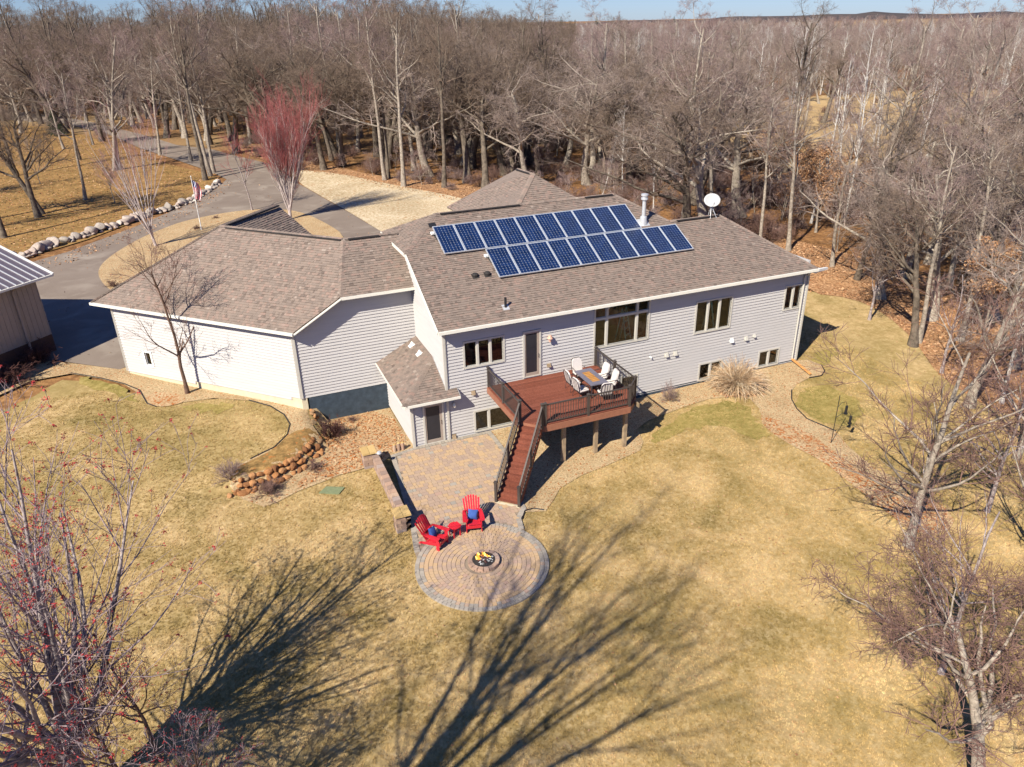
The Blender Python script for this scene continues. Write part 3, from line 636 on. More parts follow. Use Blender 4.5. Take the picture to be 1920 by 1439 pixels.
b = MB(); b.hexa([(.5, -.5, 2.43), (.52, -.5, 2.43), (.52, 0, 2.43), (.5, 0, 2.43)], [(.5, -.5, 2.58), (.52, -.5, 2.58), (.52, 0, 2.8), (.5, 0, 2.8)]); b.bar((.012, 1.9, 3.78), (.012, 5.0, 3.78), .05, .10); b.bar((-.03, 0., 2.86), (-.03, 1.95, 3.80), .05, .08); b.build('flashing', M['galv'], house)
# garage roofs
ZA = 5.11; A0, A1 = (-15.78, 14.05, ZA), (-6.21, 4.5, ZA); KP = (-3.76, 4.5, 6.56); G1, G2 = (-8.45, 13.0, 8.75), (-2.81, 7.25, 8.72); G3 = (-.02, 7.25, 8.72)
roof_plane([A0, A1, KP, G2, G1], cap=[(KP, G2), (G1, G2), (A0, G1)])
roof_plane([KP, (-.02, 4.5, 6.56), G3, G2], cap=[(G2, G3)])
W1 = (-4.95, 17.25, 8.72); dn = np.array([.70711, -.70711]); q_ = 5.2
WR0 = (G1[0]+dn[0]*q_, G1[1]+dn[1]*q_, 8.72-.72*q_); WR1 = (W1[0]+dn[0]*q_, W1[1]+dn[1]*q_, 8.72-.72*q_)
roof_plane([WR0, WR1, W1, G1], cap=[(G1, W1)])
roof_plane([(W1[0]-dn[0]*5.8, W1[1]-dn[1]*5.8, ZA), A0, G1, W1], cap=[(A0, G1)])
GB = (-.02, 12.5, 5.0)
roof_plane([GB, (-4.5, 12.5, 5.0), G2, G3], tabs=False)
gutter(A0, A1, (-.707, -.707)); gutter(KP, (-.02, 4.5, 6.56), (0, -1), .08, .14)
b = MB(); b.bar((A1[0], A1[1]-.02, A1[2]-.08), (KP[0], KP[1]-.02, KP[2]-.08), .05, .17, up=(0, 1, 0)); b.build('rake_board', M['trim'], house)
b = MB(); b.hexa([(A0[0]+.05, A0[1], ZA-.2), (A1[0], A1[1]+.05, ZA-.2), (GC[0], GC[1], ZA-.2), (GS[0], GS[1], ZA-.2)], [(A0[0]+.05, A0[1], ZA-.16), (A1[0], A1[1]+.05, ZA-.16), (GC[0], GC[1], ZA-.16), (GS[0], GS[1], ZA-.16)]); b.build('soffit', M['frame'], house)
for A, B in (((G1[0]+.25, G1[1]-.45, 8.70), (G2[0]-.15, G2[1]-.05, 8.68)), ((G2[0]+.2, 7.1, 8.70), (-1., 7.1, 8.70)), ((G1[0]+.35, G1[1]+.15, 8.70), (W1[0]+.1, W1[1]-.3, 8.70))):
    b = MB(); b.bar(A, B, .12, .06); b.build('ridge_vent', M['vent'], house)
# downspouts at the right-hand corner, with the orange-brown outlet
b = MB(); b.tube([(21.15, -.5, ZE-.14), (21.15, -.3, ZE-.35), (21.12, -.1, ZE-.5), (21.12, -.1, .45)], .05, 8); b.build('downspout', M['frame'], house)
b = MB(); b.bar((21.12, -.1, .42), (20.95, -1.85, .22), .12, .08); b.build('downspout_outlet', M['downout'], house)
# things fixed to the rear wall
def hood(x, z, s=.2, mat='frame', name='vent_hood'):
    b = MB(); b.hexa([(x-s/2, -.17, z-s/2), (x+s/2, -.17, z-s/2), (x+s/2, -.035, z-s/2), (x-s/2, -.035, z-s/2)], [(x-s/2*.8, -.09, z+s/2), (x+s/2*.8, -.09, z+s/2), (x+s/2, -.035, z+s/2), (x-s/2, -.035, z+s/2)])
    b.box((x, -.03, z), (s*1.3, .02, s*1.35)); return b.build(name, M[mat], house)
def onwall(px, py):
    d = RC.T @ np.array([(px-960)/FPX, (py-719.5)/FPX, 1.]); t = -CAM[1]/d[1]; P = CAM+t*d; return P[0], P[2]
for q, s in (((1248.5, 665), .2), ((1265, 662), .2), ((1398, 634), .2), ((1413, 629), .15)): hood(*onwall(*q), s)
hood(*onwall(1371, 638), .2, 'white'); hood(*onwall(1218.5, 669), .07, 'white', 'outlet_box')
for q in ((1028.5, 684), (851, 818), (887, 736)): hood(*onwall(*q), .17, 'post', 'outlet_box')
x, z = onwall(1028.5, 632)
b = MB(); b.lathe([(.0, .17), (.07, .14), (.13, .02), (.15, -.02), (.07, -.05), (.06, -.2), (.0, -.22)], (x, -.17, z), 12); b.box((x, -.05, z), (.1, .08, .16)); b.build('wall_lamp', M['peach'], house)
x, z = onwall(850, 757)
b = MB(); b.lathe([(.0, .12), (.05, .1), (.09, .0), (.08, -.1), (.0, -.16)], (x, -.16, z), 10); b.bar((x, -.03, z+.1), (x, -.16, z+.12), .03); b.build('wall_lamp', M['lens'], house)
# roof furniture: things standing on the roof
def rz(y): return ZE+.5*(y+.5)
def pix_roof(px, py):
    d = RC.T @ np.array([(px-960)/FPX, (py-719.5)/FPX, 1.]); t = (ZE+.5*(CAM[1]+.5)-CAM[2])/(d[2]-.5*d[1]); return CAM+t*d
p_ = pix_roof(1206, 418); t = thing('flue', tuple(p_), 'tall galvanised flue pipe with a cap on the roof beside the upper solar panels', 'chimney pipe'); t.scale = (.78, .78, .82)
b = MB(); b.lathe([(.30, 0), (.24, .5), (.17, .55), (.17, .56)], tuple(p_+[0, 0, -.1]), 16); b.build('base_cone', M['galv'], t, smooth=False)
b = MB(); b.lathe([(.135, .4), (.135, 1.55)], tuple(p_), 16); b.build('pipe', M['galv'], t)
b = MB(); b.lathe([(.14, 1.5), (.25, 1.56), (.25, 1.68), (.17, 1.70), (.17, 1.78), (.25, 1.80), (.25, 1.92), (.0, 1.97)], tuple(p_), 16); b.build('cap', M['galv'], t)
n_ = np.array([0, -.4472, .8944]); uu = np.array([0, .8944, .4472])
b = MB(); b.box(p_+n_*.02, (.75, .75, .02), M3=[[1, 0, 0], uu, n_]); b.build('flashing', M['galv'], t)
p_ = pix_roof(948, 577); t = thing('vent_pipe', tuple(p_), 'short black plumbing vent pipe low on the main roof', 'vent pipe')
b = MB(); b.tube([p_, p_+[0, 0, .5]], .06, 10); b.build('pipe', M['black'], t); b = MB(); b.box(p_+n_*.02, (.32, .36, .02), M3=[[1, 0, 0], uu, n_]); b.build('flashing', M['galv'], t)
for q, lb in (((891, 519), 'left one of two small black roof vents below the solar panels'), ((914, 516), 'right one of two small black roof vents, nearest the solar panels')):
    p_ = pix_roof(*q); t = thing('roof_vent', tuple(p_), lb, 'roof vent', 'small black roof vents'); b = MB(); b.box(p_+n_*.02, (.34, .34, .03), M3=[[1, 0, 0], uu, n_]); b.build('base', M['vent'], t)
    b = MB(); b.lathe([(.13, 0), (.16, .1), (.12, .17), (0, .19)], tuple(p_), 10); b.build('hood', M['vent'], t)
p_ = pix_roof(808, 431); t = thing('roof_vent', tuple(p_), 'small black vent peeping out above the first solar panel of the upper row', 'roof vent'); p_ = p_+np.array([.15, .25, .12]); b = MB(); b.box(p_, (.36, .3, .14), M3=[[1, 0, 0], uu, n_]); b.build('hood', M['black'], t)
# white hooded vents on the little roof
nb = np.array([-1.15, 0, 2.25]); nb /= np.linalg.norm(nb)
def bumproof(px, py):
    d = RC.T @ np.array([(px-960)/FPX, (py-719.5)/FPX, 1.]); s_ = 1.15/2.25; t = (2.57+s_*(CAM[0]+2.25)-CAM[2])/(d[2]-s_*d[0]); return CAM+t*d
for q, lb in (((772, 648), 'upper white hooded vent on the small roof over the lower entry'), ((786, 664), 'lower white hooded vent on the small roof over the lower entry')):
    p_ = bumproof(*q); t = thing('hooded_vent', tuple(p_), lb, 'roof vent', 'white hooded vents on the small roof'); ub = np.cross(nb, [0, 1, 0])
    b = MB(); b.box(p_+nb*.015, (.34, .34, .02), M3=[[0, 1, 0], ub, nb]); b.build('base', M['white'], t)
    b = MB(); a_ = lambda y, s_, h: p_+np.array([0, 1., 0])*y+ub*s_+nb*h
    sg = 1 if ub[2] < 0 else -1
    b.hexa([a_(-.12, -.14, .02), a_(.12, -.14, .02), a_(.12, .14, .02), a_(-.12, .14, .02)], [a_(-.1, -.12*1, .16 if sg > 0 else .05), a_(.1, -.12, .16 if sg > 0 else .05), a_(.1, .1, .05 if sg > 0 else .16), a_(-.1, .1, .05 if sg > 0 else .16)]); b.build('hood', M['white'], t)
# satellite dish
t = thing('satellite_dish', (17.55, 4.2, 8.4), 'round pale satellite dish on a tripod at the right end of the ridge', 'satellite dish'); t.scale = (.86, .86, .86)
c_ = np.array([17.6, 4.2, 9.35]); ax = np.array([-.35, -.8, .48]); ax /= np.linalg.norm(ax); x_ = np.cross(ax, [0, 0, 1.]); x_ /= np.linalg.norm(x_); y_ = np.cross(x_, ax)
b = MB(); R_ = [(0, -.10), (.2, -.085), (.38, -.05), (.52, 0), (.53, -.01), (.38, -.07), (.2, -.11), (0, -.125)]; base = 0; N = 24
for r_, h_ in R_:
    for k in range(N): a = 2*math.pi*k/N; b.v.append(tuple(c_+x_*r_*math.cos(a)*1.02+y_*r_*.86*math.sin(a)+ax*h_))
for i in range(len(R_)-1):
    for k in range(N): b.f.append((i*N+k, i*N+(k+1) % N, (i+1)*N+(k+1) % N, (i+1)*N+k)); b.mi.append(0); b.r.append(0)
b.build('reflector', M['dish'], t, smooth=True)
b = MB(); b.tube([c_-y_*.45, c_-y_*.38+ax*.5], .018, 6); b.box(c_-y_*.38+ax*.52, (.08, .08, .14)); b.build('feed_arm', M['galv'], t)
for dx, dy in ((.25, -.3), (-.25, -.3), (0, .3)):
    b = MB(); b.tube([(17.6+dx, 4.2+dy, 8.36-abs(dy)*.5), (17.6, 4.25, 9.0)], .022, 6); b.build('leg', M['galv'], t)
b = MB(); b.tube([(17.6, 4.25, 8.9), tuple(c_-ax*.1)], .03, 6); b.build('mast', M['galv'], t)
# solar panels: two rows of ten
PW = 1.132; PH = 2.10
def panel_mesh():
    f = MB(); w, h, r_ = PW-.02, PH-.02, .025
    for (cx, cy, sx, sy) in ((-w/2+r_/2, 0, r_, h), (w/2-r_/2, 0, r_, h), (0, -h/2+r_/2, w-2*r_, r_), (0, h/2-r_/2, w-2*r_, r_)): f.box((cx, cy, .03), (sx, sy, .06))
    bk = MB(); bk.box((0, 0, .042), (w-2*r_, h-2*r_, .01))
    c = MB(); nx_, ny_ = 6, 12; ix, iy = (w-.09)/nx_, (h-.09)/ny_; k = .2
    for i in range(nx_):
        for j in range(ny_):
            cx, cy = -w/2+.045+ix*(i+.5), -h/2+.045+iy*(j+.5); a, q = ix/2-.003, iy/2-.003; cc = a*k*1.1
            c.face([(cx-a+cc, cy-q, .0515), (cx+a-cc, cy-q, .0515), (cx+a, cy-q+cc, .0515), (cx+a, cy+q-cc, .0515), (cx+a-cc, cy+q, .0515), (cx-a+cc, cy+q, .0515), (cx-a, cy+q-cc, .0515), (cx-a, cy-q+cc, .0515)])
    return f.mesh('frame', M['alu']), bk.mesh('backsheet', M['cellback']), c.mesh('cells', M['cell'])
pm = panel_mesh(); sl_ = math.atan(.5)
ords = ['first', 'second', 'third', 'fourth', 'fifth', 'sixth', 'seventh', 'eighth', 'ninth', 'last']
def solar_row(x0, y0, which):
    for i in range(10):
        y = y0; t = thing('solar_panel', (x0+PW*(i+.5), y, rz(y)+.14), f'{ords[i]} blue solar panel from the left in the {which} row on the roof', 'solar panel', 'blue solar panels on the main roof')
        t.rotation_euler = (sl_, 0, 0)
        link('frame', pm[0], t); link('backsheet', pm[1], t); o = link('cells', pm[2], t); o['kind'] = 'stuff'
        b = MB(); 
        for yy in (-.6, .6): b = MB(); b.box((0, yy, -.03), (PW, .05, .05)); b.box((-.4, yy, -.085), (.05, .08, .08)); b.build('mounting_rail', M['alu'], t, local=True)
cs = math.cos(sl_)
solar_row(1.43, 5.62-PH*cs/2, 'upper'); solar_row(3.57, 3.72-PH*cs/2, 'lower')
for x, y in ((1.33, 5.25), (3.48, 3.35)):
    t = thing('junction_box', (x, y, rz(y)+.1), 'small white conduit box at the left end of the '+('upper' if x < 2 else 'lower')+' row of solar panels', 'electrical box'); b = MB(); b.box((x, y, rz(y)+.12), (.16, .2, .12)); b.build('box', M['white'], t); b = MB(); b.tube([(x, y-.1, rz(y)+.1), (x+.1, y-.4, rz(y-.4)+.06), (x+.4, y-.45, rz(y-.45)+.06)], .02, 6); b.build('conduit', M['black'], t)
# ------------------------------------------------------------------ deck and stairs
deck = thing('deck', (5., -2.3, 0), 'raised red-brown deck with bronze railing and a diagonal stair down to the patio', 'deck')
ZD = ZU
DP = [(2.05, -.04), (2.05, -3.85), (2.95, -4.72), (7.32, -4.72), (8.05, -3.95), (8.05, -.04)]
def xspan(y):
    xs = []
    for i in range(len(DP)):
        (x1, y1), (x2, y2) = DP[i], DP[(i+1) % len(DP)]
        if min(y1, y2) <= y <= max(y1, y2) and abs(y2-y1) > 1e-6: xs.append(x1+(x2-x1)*(y-y1)/(y2-y1))
    return min(xs), max(xs)
y = -.05
while y > -4.7:
    y1 = max(y-.138, -4.715); a0, a1 = xspan(y), xspan(y1); b = MB()
    b.hexa([(a1[0], y1, ZD-.03), (a1[1], y1, ZD-.03), (a0[1], y, ZD-.03), (a0[0], y, ZD-.03)], [(a1[0], y1, ZD), (a1[1], y1, ZD), (a0[1], y, ZD), (a0[0], y, ZD)])
    b.build('deck_board', M['deck'], deck); y -= .146
b = MB()
for (x1, y1), (x2, y2) in zip(DP[:-1], DP[1:]): b.bar((x1, y1, ZD-.20), (x2, y2, ZD-.20), .05, .30)
b.build('fascia', M['fascia'], deck)
b = MB(); b.bar((2.8, -4.1, ZD-.42), (7.6, -4.1, ZD-.42), .12, .26); b.build('beam', M['post'], deck)
for x in np.arange(2.4, 8., .42): b = MB(); b.bar((x, -.06, ZD-.17), (x, -4.6 if x > 2.9 else -3.9, ZD-.17), .045, .22); b.build('joist', M['post'], deck)
for x, y in ((4.2, -4.12), (5.92, -4.05), (7.45, -4.12)): b = MB(); b.box((x, y, 1.05), (.17, .17, 2.3)); b.build('support_post', M['post'], deck)
def railing(A, B, zA, zB, h=1.0, posts=(True, True), mid=0, step=.125, root=None):
    root = root or deck
    A, B = np.array([*A, zA]), np.array([*B, zB]); L = np.linalg.norm(B[:2]-A[:2])
    n = 2+mid; ts = [i/(n-1) for i in range(n)]
    for i, t in enumerate(ts):
        if (i == 0 and not posts[0]) or (i == n-1 and not posts[1]): continue
        P = A+(B-A)*t; b = MB(); b.box(P+[0, 0, h/2-.1], (.11, .11, h+.2)); b.build('railing_post', M['rail'], root)
        b = MB(); b.box(P+[0, 0, h+.02], (.15, .15, .04)); b.hexa([tuple(P+[-.07, -.07, h+.04]), tuple(P+[.07, -.07, h+.04]), tuple(P+[.07, .07, h+.04]), tuple(P+[-.07, .07, h+.04])], [tuple(P+[-.02, -.02, h+.09]), tuple(P+[.02, -.02, h+.09]), tuple(P+[.02, .02, h+.09]), tuple(P+[-.02, .02, h+.09])]); b.build('post_cap', M['rail'], root)
    up = np.array([0, 0, 1.])
    b = MB(); b.bar(A+up*(h-.05), B+up*(h-.05), .07, .05); b.build('top_rail', M['rail'], root)
    b = MB(); b.bar(A+up*.10, B+up*.10, .05, .04); b.build('bottom_rail', M['rail'], root)
    k = int(L/step)
    for i in range(1, k):
        P = A+(B-A)*i/k; b = MB(); b.bar(P+up*.11, P+up*(h-.06), .022); b.build('baluster', M['rail'], root)
i_ = .06
railing((2.11, -.1), (2.11, -3.9), ZD, ZD, mid=1); railing((3.02, -4.66), (7.28, -4.66), ZD, ZD, mid=1); railing((7.28, -4.66), (7.99, -3.95), ZD, ZD, posts=(False, True)); railing((7.99, -3.95), (7.99, -.1), ZD, ZD, posts=(False, True), mid=1)
stairs = thing('deck_stairs', (1.6, -5.4, 0), 'long straight flight of red-brown stairs with bronze railings from deck to patio', 'stairs')
SD = np.array([-.70711, -.70711]); SP = np.array([.70711, -.70711]); T0 = np.array([2.48, -4.32]); RUN = 2.82; NS = 14; HW = .50
T0 = np.array([2.50, -4.29]) + SD*.0
for i in range(NS-1):
    z = ZD-(i+1)*ZD/NS; c = T0+SD*(RUN/(NS-1))*(i+.5)
    for k in (-.055, .055):
        b = MB(); cc = c+SD*k; b.box((cc[0], cc[1], z-.018), (2*HW+.06, .108, .036), rz=math.atan2(SP[1], SP[0])); b.build('tread', M['deck'], stairs)
    b = MB(); cc = T0+SD*(RUN/(NS-1))*i; b.box((cc[0], cc[1], z+ZD/NS/2-.02), (2*HW, .02, ZD/NS-.03), rz=math.atan2(SP[1], SP[0])); b.build('riser', M['deck'], stairs)
for sg in (-1, 1):
    b = MB()
    for i in range(NS-1):
        z = ZD-(i+1)*ZD/NS-.037; r0 = RUN/(NS-1)*i; r1 = r0+RUN/(NS-1); sl = ZD/RUN
        p = lambda r_, zz, k: (*(T0+SD*r_+SP*(sg*(HW-.0)+k)), zz)
        b.hexa([p(r0, z-.24, -.02), p(r1, z-.24-(r1-r0)*sl*.0-.18, -.02), p(r1, z-.42, .02), p(r0, z-.24, .02)], [p(r0, z, -.02), p(r1, z, -.02), p(r1, z, .02), p(r0, z, .02)])
    o = b.build('stringer', M['deck'], stairs)
    A = T0+SP*sg*(HW+.03); B = A+SD*(RUN+.02)
    # posts at top and bottom and the sloping rails
    up = np.array([0, 0, 1.]); a3, b3 = np.array([*A, ZD-.02]), np.array([*B, .0])
    railing(A, A+SD*.001, ZD, ZD, posts=(True, False), step=9, root=stairs); 
    P = b3; bb = MB(); bb.box(P+[0, 0, .5], (.11, .11, 1.05), rz=math.pi/4); bb.build('railing_post', M['rail'], stairs); bb = MB(); bb.box(P+[0, 0, 1.05], (.15, .15, .05), rz=math.pi/4); bb.build('post_cap', M['rail'], stairs)
    mp = (a3+b3)/2; bb = MB(); bb.box(mp+[0, 0, .45], (.09, .09, 1.0), rz=math.pi/4); bb.build('railing_post', M['rail'], stairs)
    bb = MB(); bb.bar(a3+up*.97, b3+up*.97, .07, .05); bb.build('top_rail', M['rail'], stairs)
    bb = MB(); bb.bar(a3+up*.17, b3+up*.17, .05, .04); bb.build('bottom_rail', M['rail'], stairs)
    K = 24
    for i in range(1, K):
        P = a3+(b3-a3)*i/K; bb = MB(); bb.bar(P+up*.17, P+up*.95, .024); bb.build('baluster', M['rail'], stairs)
b = MB(); c = T0+SD*(RUN+.05); b.box((c[0], c[1], .035), (1.15, .14, .07), rz=math.atan2(SP[1], SP[0])); b.build('base_strip', M['block'], stairs)

# ------------------------------------------------------------------ dining table and six chairs
tc = np.array([6.41, -2.54]); 
t = thing('dining_table', (tc[0], tc[1], ZD), 'grey rectangular patio table with an amber tiled centre on the deck', 'table')
TL, TW = 1.74, .90
b = MB()
for (cx, cy, sx, sy) in ((-TW/2+.12, 0, .24, TL), (TW/2-.12, 0, .24, TL), (0, -TL/2+.15, TW-.48, .30), (0, TL/2-.15, TW-.48, .30)): b.box((cx, cy, .72), (sx, sy, .05))
b.build('table_top', M['tablegrey'], t, local=True)
for j in range(7):
    b = MB(); b.box((0, -.50+.167*j, .715), (TW-.50, .125, .03)); b.build('centre_slat', M['wood'], t, local=True)
b = MB(); b.box((0, 0, .69), (TW-.48, TL-.60, .01)); b.build('centre_tray', M['black'], t, local=True)
for sx in (-1, 1):
    for sy in (-1, 1): b = MB(); b.bar((sx*.36, sy*.76, .70), (sx*.37, sy*.78, 0), .05); b.build('leg', M['metal'], t, local=True)
b = MB(); b.bar((-.36, -.76, .2), (.36, .76, .2), .03); b.bar((-.36, .76, .2), (.36, -.76, .2), .028); b.build('stretcher', M['metal'], t, local=True)
def patio_chair():
    t = thing('patio_chair', (0, 0, 0), 'x', 'chair', 'cushioned chairs round the deck table')
    b = MB(); b.box((0, -.02, .42), (.54, .54, .09)); o = b.build('seat_cushion', M['cushion'], t, local=True, bevel=.035)
    an = math.radians(14); R3 = [[1, 0, 0], [0, math.cos(an), -math.sin(an)], [0, math.sin(an), math.cos(an)]]
    v = MB(); c = np.array([0, .30, .76]); 
    pts = [(-.25, -.31), (.25, -.31), (.27, .0), (.25, .22), (.16, .32), (-.16, .32), (-.25, .22), (-.27, .0)]
    loc = lambda x, z, y: c+np.array([x, 0, 0])+np.array(R3[2])*z+np.array(R3[1])*y
    f = [loc(x, z, -.045) for x, z in pts]; k = [loc(x, z, .035) for x, z in pts]; v.face(f); v.face(k[::-1])
    for i in range(8): v.face([f[i], k[i], k[(i+1) % 8], f[(i+1) % 8]])
    v.build('back_cushion', M['cushion'], t, local=True, bevel=.025)
    q = MB(); fr = [loc(x*1.07, z*1.05, .055) for x, z in pts]
    for i in range(8): q.bar(fr[i], fr[(i+1) % 8], .022)
    for x in (-.12, 0, .12): q.bar(loc(x, -.32, .05), loc(x, .33, .05), .012)
    q.build('back_frame', M['metal'], t, local=True)
    q = MB(); q.box((0, -.01, .36), (.54, .52, .02)); q.build('seat_frame', M['metal'], t, local=True)
    for sx in (-1, 1):
        for sy in (-.25, .25): q = MB(); q.tube([(sx*.26, sy, .37), (sx*.28, sy*1.15, 0)], .013, 6); q.build('leg', M['metal'], t, local=True)
        q = MB(); q.tube([(sx*.28, .30, .66), (sx*.31, .10, .66), (sx*.31, -.22, .62), (sx*.28, -.26, .36)], .016, 6); q.build('armrest', M['metal'], t, local=True)
    return t
pc = patio_chair()
CH_ = [((tc[0]-.72, tc[1]+.42), math.pi/2, 'white cushioned chair on the door side of the deck table, nearer the wall'), ((tc[0]-.74, tc[1]-.42), math.pi/2+.12, 'white cushioned chair on the door side of the deck table, nearer the stairs'),
       ((tc[0]+.74, tc[1]+.42), -math.pi/2, 'white cushioned chair between the deck table and right railing, nearer the house wall'), ((tc[0]+.76, tc[1]-.40), -math.pi/2-.15, 'white cushioned chair between the deck table and right railing, farther from the wall'),
       ((tc[0]+.02, tc[1]+1.18), 0.05, 'white cushioned chair at the house end of the deck table'), ((tc[0]+.08, tc[1]-1.2), math.pi-.2, 'white cushioned chair at the table end by the front railing, its back to the lawn')]
for i, (xy, r_, lb) in enumerate(CH_):
    c = pc if i == 0 else copy_tree(pc); c.location = (*xy, ZD); c.rotation_euler = (0, 0, r_); c['label'] = lb

# ------------------------------------------------------------------ patio, fire circle
CC, CR = np.array([-1.86, -9.45]), 2.55
patio = thing('patio', (0, -3, 0), kind='structure')
PO = [(-3.08, -.32), (-1.80, -.06), (2.12, -.06), (2.12, -3.2), (1.3, -5.0), (1.1, -6.9), (.62, -7.45), (.42, -8.3), (-1.8, -8.2), (-4.1, -8.6), (-4.0, -7.5), (-3.78, -6.35), (-3.62, -5.2)]
sheet('patio_bed', PO, M['sand'], .045, .6)
def inpo(x, y): return inside(PO, np.array([x]), np.array([y]))[0]
paver_meshes = {}
def pav(w, d, mk, h=.06):
    k = (round(w, 2), round(d, 2), mk)
    if k not in paver_meshes:
        b = MB(); e = .005; b.hexa([(-w/2, -d/2, 0), (w/2, -d/2, 0), (w/2, d/2, 0), (-w/2, d/2, 0)], [(-w/2+e, -d/2+e, h), (w/2-e, -d/2+e, h), (w/2-e, d/2-e, h), (-w/2+e, d/2-e, h)])
        paver_meshes[k] = b.mesh('paver', M[mk])
    return paver_meshes[k]
cand = []
rowy = -.20
bnd = []
while rowy > -8.2:
    x = -4.2+random.random()*.1
    while x < 2.2:
        w = random.choice((.16, .235, .235, .31)); cx, cy = x+w/2, rowy
        if math.hypot(cx-CC[0], cy-CC[1]) > CR+.05 and all(inpo(cx+.2*math.cos(k_a), cy+.2*math.sin(k_a)) for k_a in np.arange(0, 6.2, .78)):
            cand.append((cx, cy, w-.005, .225, 0., random.choice(('paver',)*6+('paver_gold', 'paver_gold')) if random.random() < .96 else 'paver_grey', random.uniform(-.003, .003)))
        x += w
    rowy -= .23
for i in range(len(PO)):
    A, B = np.array(PO[i]), np.array(PO[(i+1) % len(PO)]); L = np.linalg.norm(B-A); d = (B-A)/L; nn = np.array([d[1], -d[0]]); k = max(1, round(L/.165))
    for j in range(k):
        c = A+d*L*(j+.5)/k; c = c+nn*.11*(1 if inpo(*(c+nn*.11)) else -1)
        if math.hypot(c[0]-CC[0], c[1]-CC[1]) > CR+.06: cand.append((c[0], c[1], L/k-.008, .225, math.atan2(d[1], d[0]), 'paver_grey', random.uniform(.002, .005)))
def emit_pavers(cand, parent, limit=290):
    cand.sort(key=lambda c: c[1]); first, rest = cand[:limit], cand[limit:]
    off = origin_of(parent)
    for cx, cy, w, d, rz, mk, dz in first:
        link('paver', pav(w, d, mk), parent, (cx-off[0], cy-off[1], dz+.01-off[2]), (random.uniform(-.004, .004), random.uniform(-.004, .004), rz))
    b = MB(); tone = {'paver': (.2, .75), 'paver_gold': (.72, .9), 'paver_grey': (0, .19)}
    for cx, cy, w, d, rz, mk, dz in rest:
        h = .06; e = .005; c_, s_ = math.cos(rz), math.sin(rz); T = lambda x, y, z: (cx+x*c_-y*s_, cy+x*s_+y*c_, z+dz+.01)
        b.cr = random.uniform(*tone[mk])
        b.hexa([T(-w/2, -d/2, 0), T(w/2, -d/2, 0), T(w/2, d/2, 0), T(-w/2, d/2, 0)], [T(-w/2+e, -d/2+e, h), T(w/2-e, -d/2+e, h), T(w/2-e, d/2-e, h), T(-w/2+e, d/2-e, h)])
    if rest: o = b.build('pavers', M['paver_all'], parent, attr=True); o['kind'] = 'stuff'
emit_pavers(cand, patio)
circle = thing('fire_circle', (CC[0], CC[1], 0), kind='structure')
n = 64; v = [(0, 0, .047)]+[(CR*math.cos(2*math.pi*k/n), CR*math.sin(2*math.pi*k/n), .047) for k in range(n)]
b = MB(); b.v = v; b.f = [(0, 1+k, 1+(k+1) % n) for k in range(n)]; b.mi = [0]*n; b.r = [0]*n; b.build('bedding', M['sand'], circle, local=True)
cand = []; r = .66; ring = 0; NR = 11; dr = (CR-.66)/NR
for ring in range(NR):
    rr = r+dr*(ring+.5); k = int(2*math.pi*rr/random.choice((.155, .16, .165))); a0 = random.random()
    for j in range(k):
        a = a0+2*math.pi*j/k
        mk = 'paver_grey' if ring >= NR-1 or (ring == NR-2 and random.random() < .6) else ('paver_gold' if (ring in (NR-3, NR-4) and random.random() < .75) or random.random() < .13 else 'paver')
        cand.append((CC[0]+rr*math.cos(a), CC[1]+rr*math.sin(a), 2*math.pi*rr/k-.005, dr-.006, a-math.pi/2, mk, random.uniform(-.003, .003)))
emit_pavers(cand, circle)
# fire pit
PC = np.array([-1.78, -9.43]); pit = thing('fire_pit', (*PC, 0), 'round stone fire pit with low flames in the middle of the paver circle', 'fire pit')
for lv in range(2):
    for j in range(16):
        a = 2*math.pi*(j+.5*lv)/16; m_ = MB(); w = .19; m_.hexa([(-.105, -.085, 0), (.105, -.085, 0), (.088, .085, 0), (-.088, .085, 0)], [(-.10, -.08, .10), (.10, -.08, .10), (.083, .08, .10), (-.083, .08, .10)])
        me = paver_meshes.setdefault('pit', m_.mesh('block', M['wallblock'])); link('stone', me, pit, (.52*math.cos(a), .52*math.sin(a), .0+.105*lv), (0, 0, a+math.pi/2+random.uniform(-.03, .03)))
b = MB(); b.lathe([(.445, .2), (.44, .0)], (*PC, .0), 24); b.build('liner', M['vent'], pit)
b = MB(); b.lathe([(0, .085), (.44, .08)], (*PC, .02), 24); b.build('ash_bed', M['vent'], pit)
def rock(mat, s, seed, name='stone', sub=2, sq=.75, rough=.22):
    r_ = np.random.default_rng(seed); me = bpy.data.meshes.new(name)
    import bmesh
    bm = bmesh.new(); bmesh.ops.create_icosphere(bm, subdivisions=sub, radius=1); d = r_.normal(size=(7, 3)); d /= np.linalg.norm(d, axis=1)[:, None]; h = r_.uniform(.5, .9, 7)
    for vv in bm.verts:
        p = np.array(vv.co); 
        for k in range(7):
            q = p @ d[k]
            if q > h[k]: p = p-d[k]*(q-h[k])*.85
        p = p*(1+rough*.25*math.sin(p[0]*5+seed)*math.cos(p[1]*4+seed*2)); vv.co = Vector((p[0]*s[0], p[1]*s[1], p[2]*s[2]))
    bm.to_mesh(me); bm.free(); me.materials.append(mat); me.polygons.foreach_set('use_smooth', [mat is not M['orange_stone']]*len(me.polygons))
    return me
ash = rock(M['dish'], (.08, .06, .045), 3, sub=1)
for k in range(60):
    a, q = random.random()*6.28, .30*math.sqrt(random.random()); link('ember_rock', ash, pit, (.05+q*math.cos(a), -.04+q*math.sin(a), .145), (random.random(), random.random(), random.random()*6), [random.uniform(.7, 1.5)]*3)
for k in range(4):
    b = MB(); a = k*1.6; b.tube([(PC[0]-.28*math.cos(a), PC[1]-.28*math.sin(a), .13), (PC[0]+.25*math.cos(a), PC[1]+.25*math.sin(a), .22)], .035, 7); b.build('log', M['darktwig'], pit)
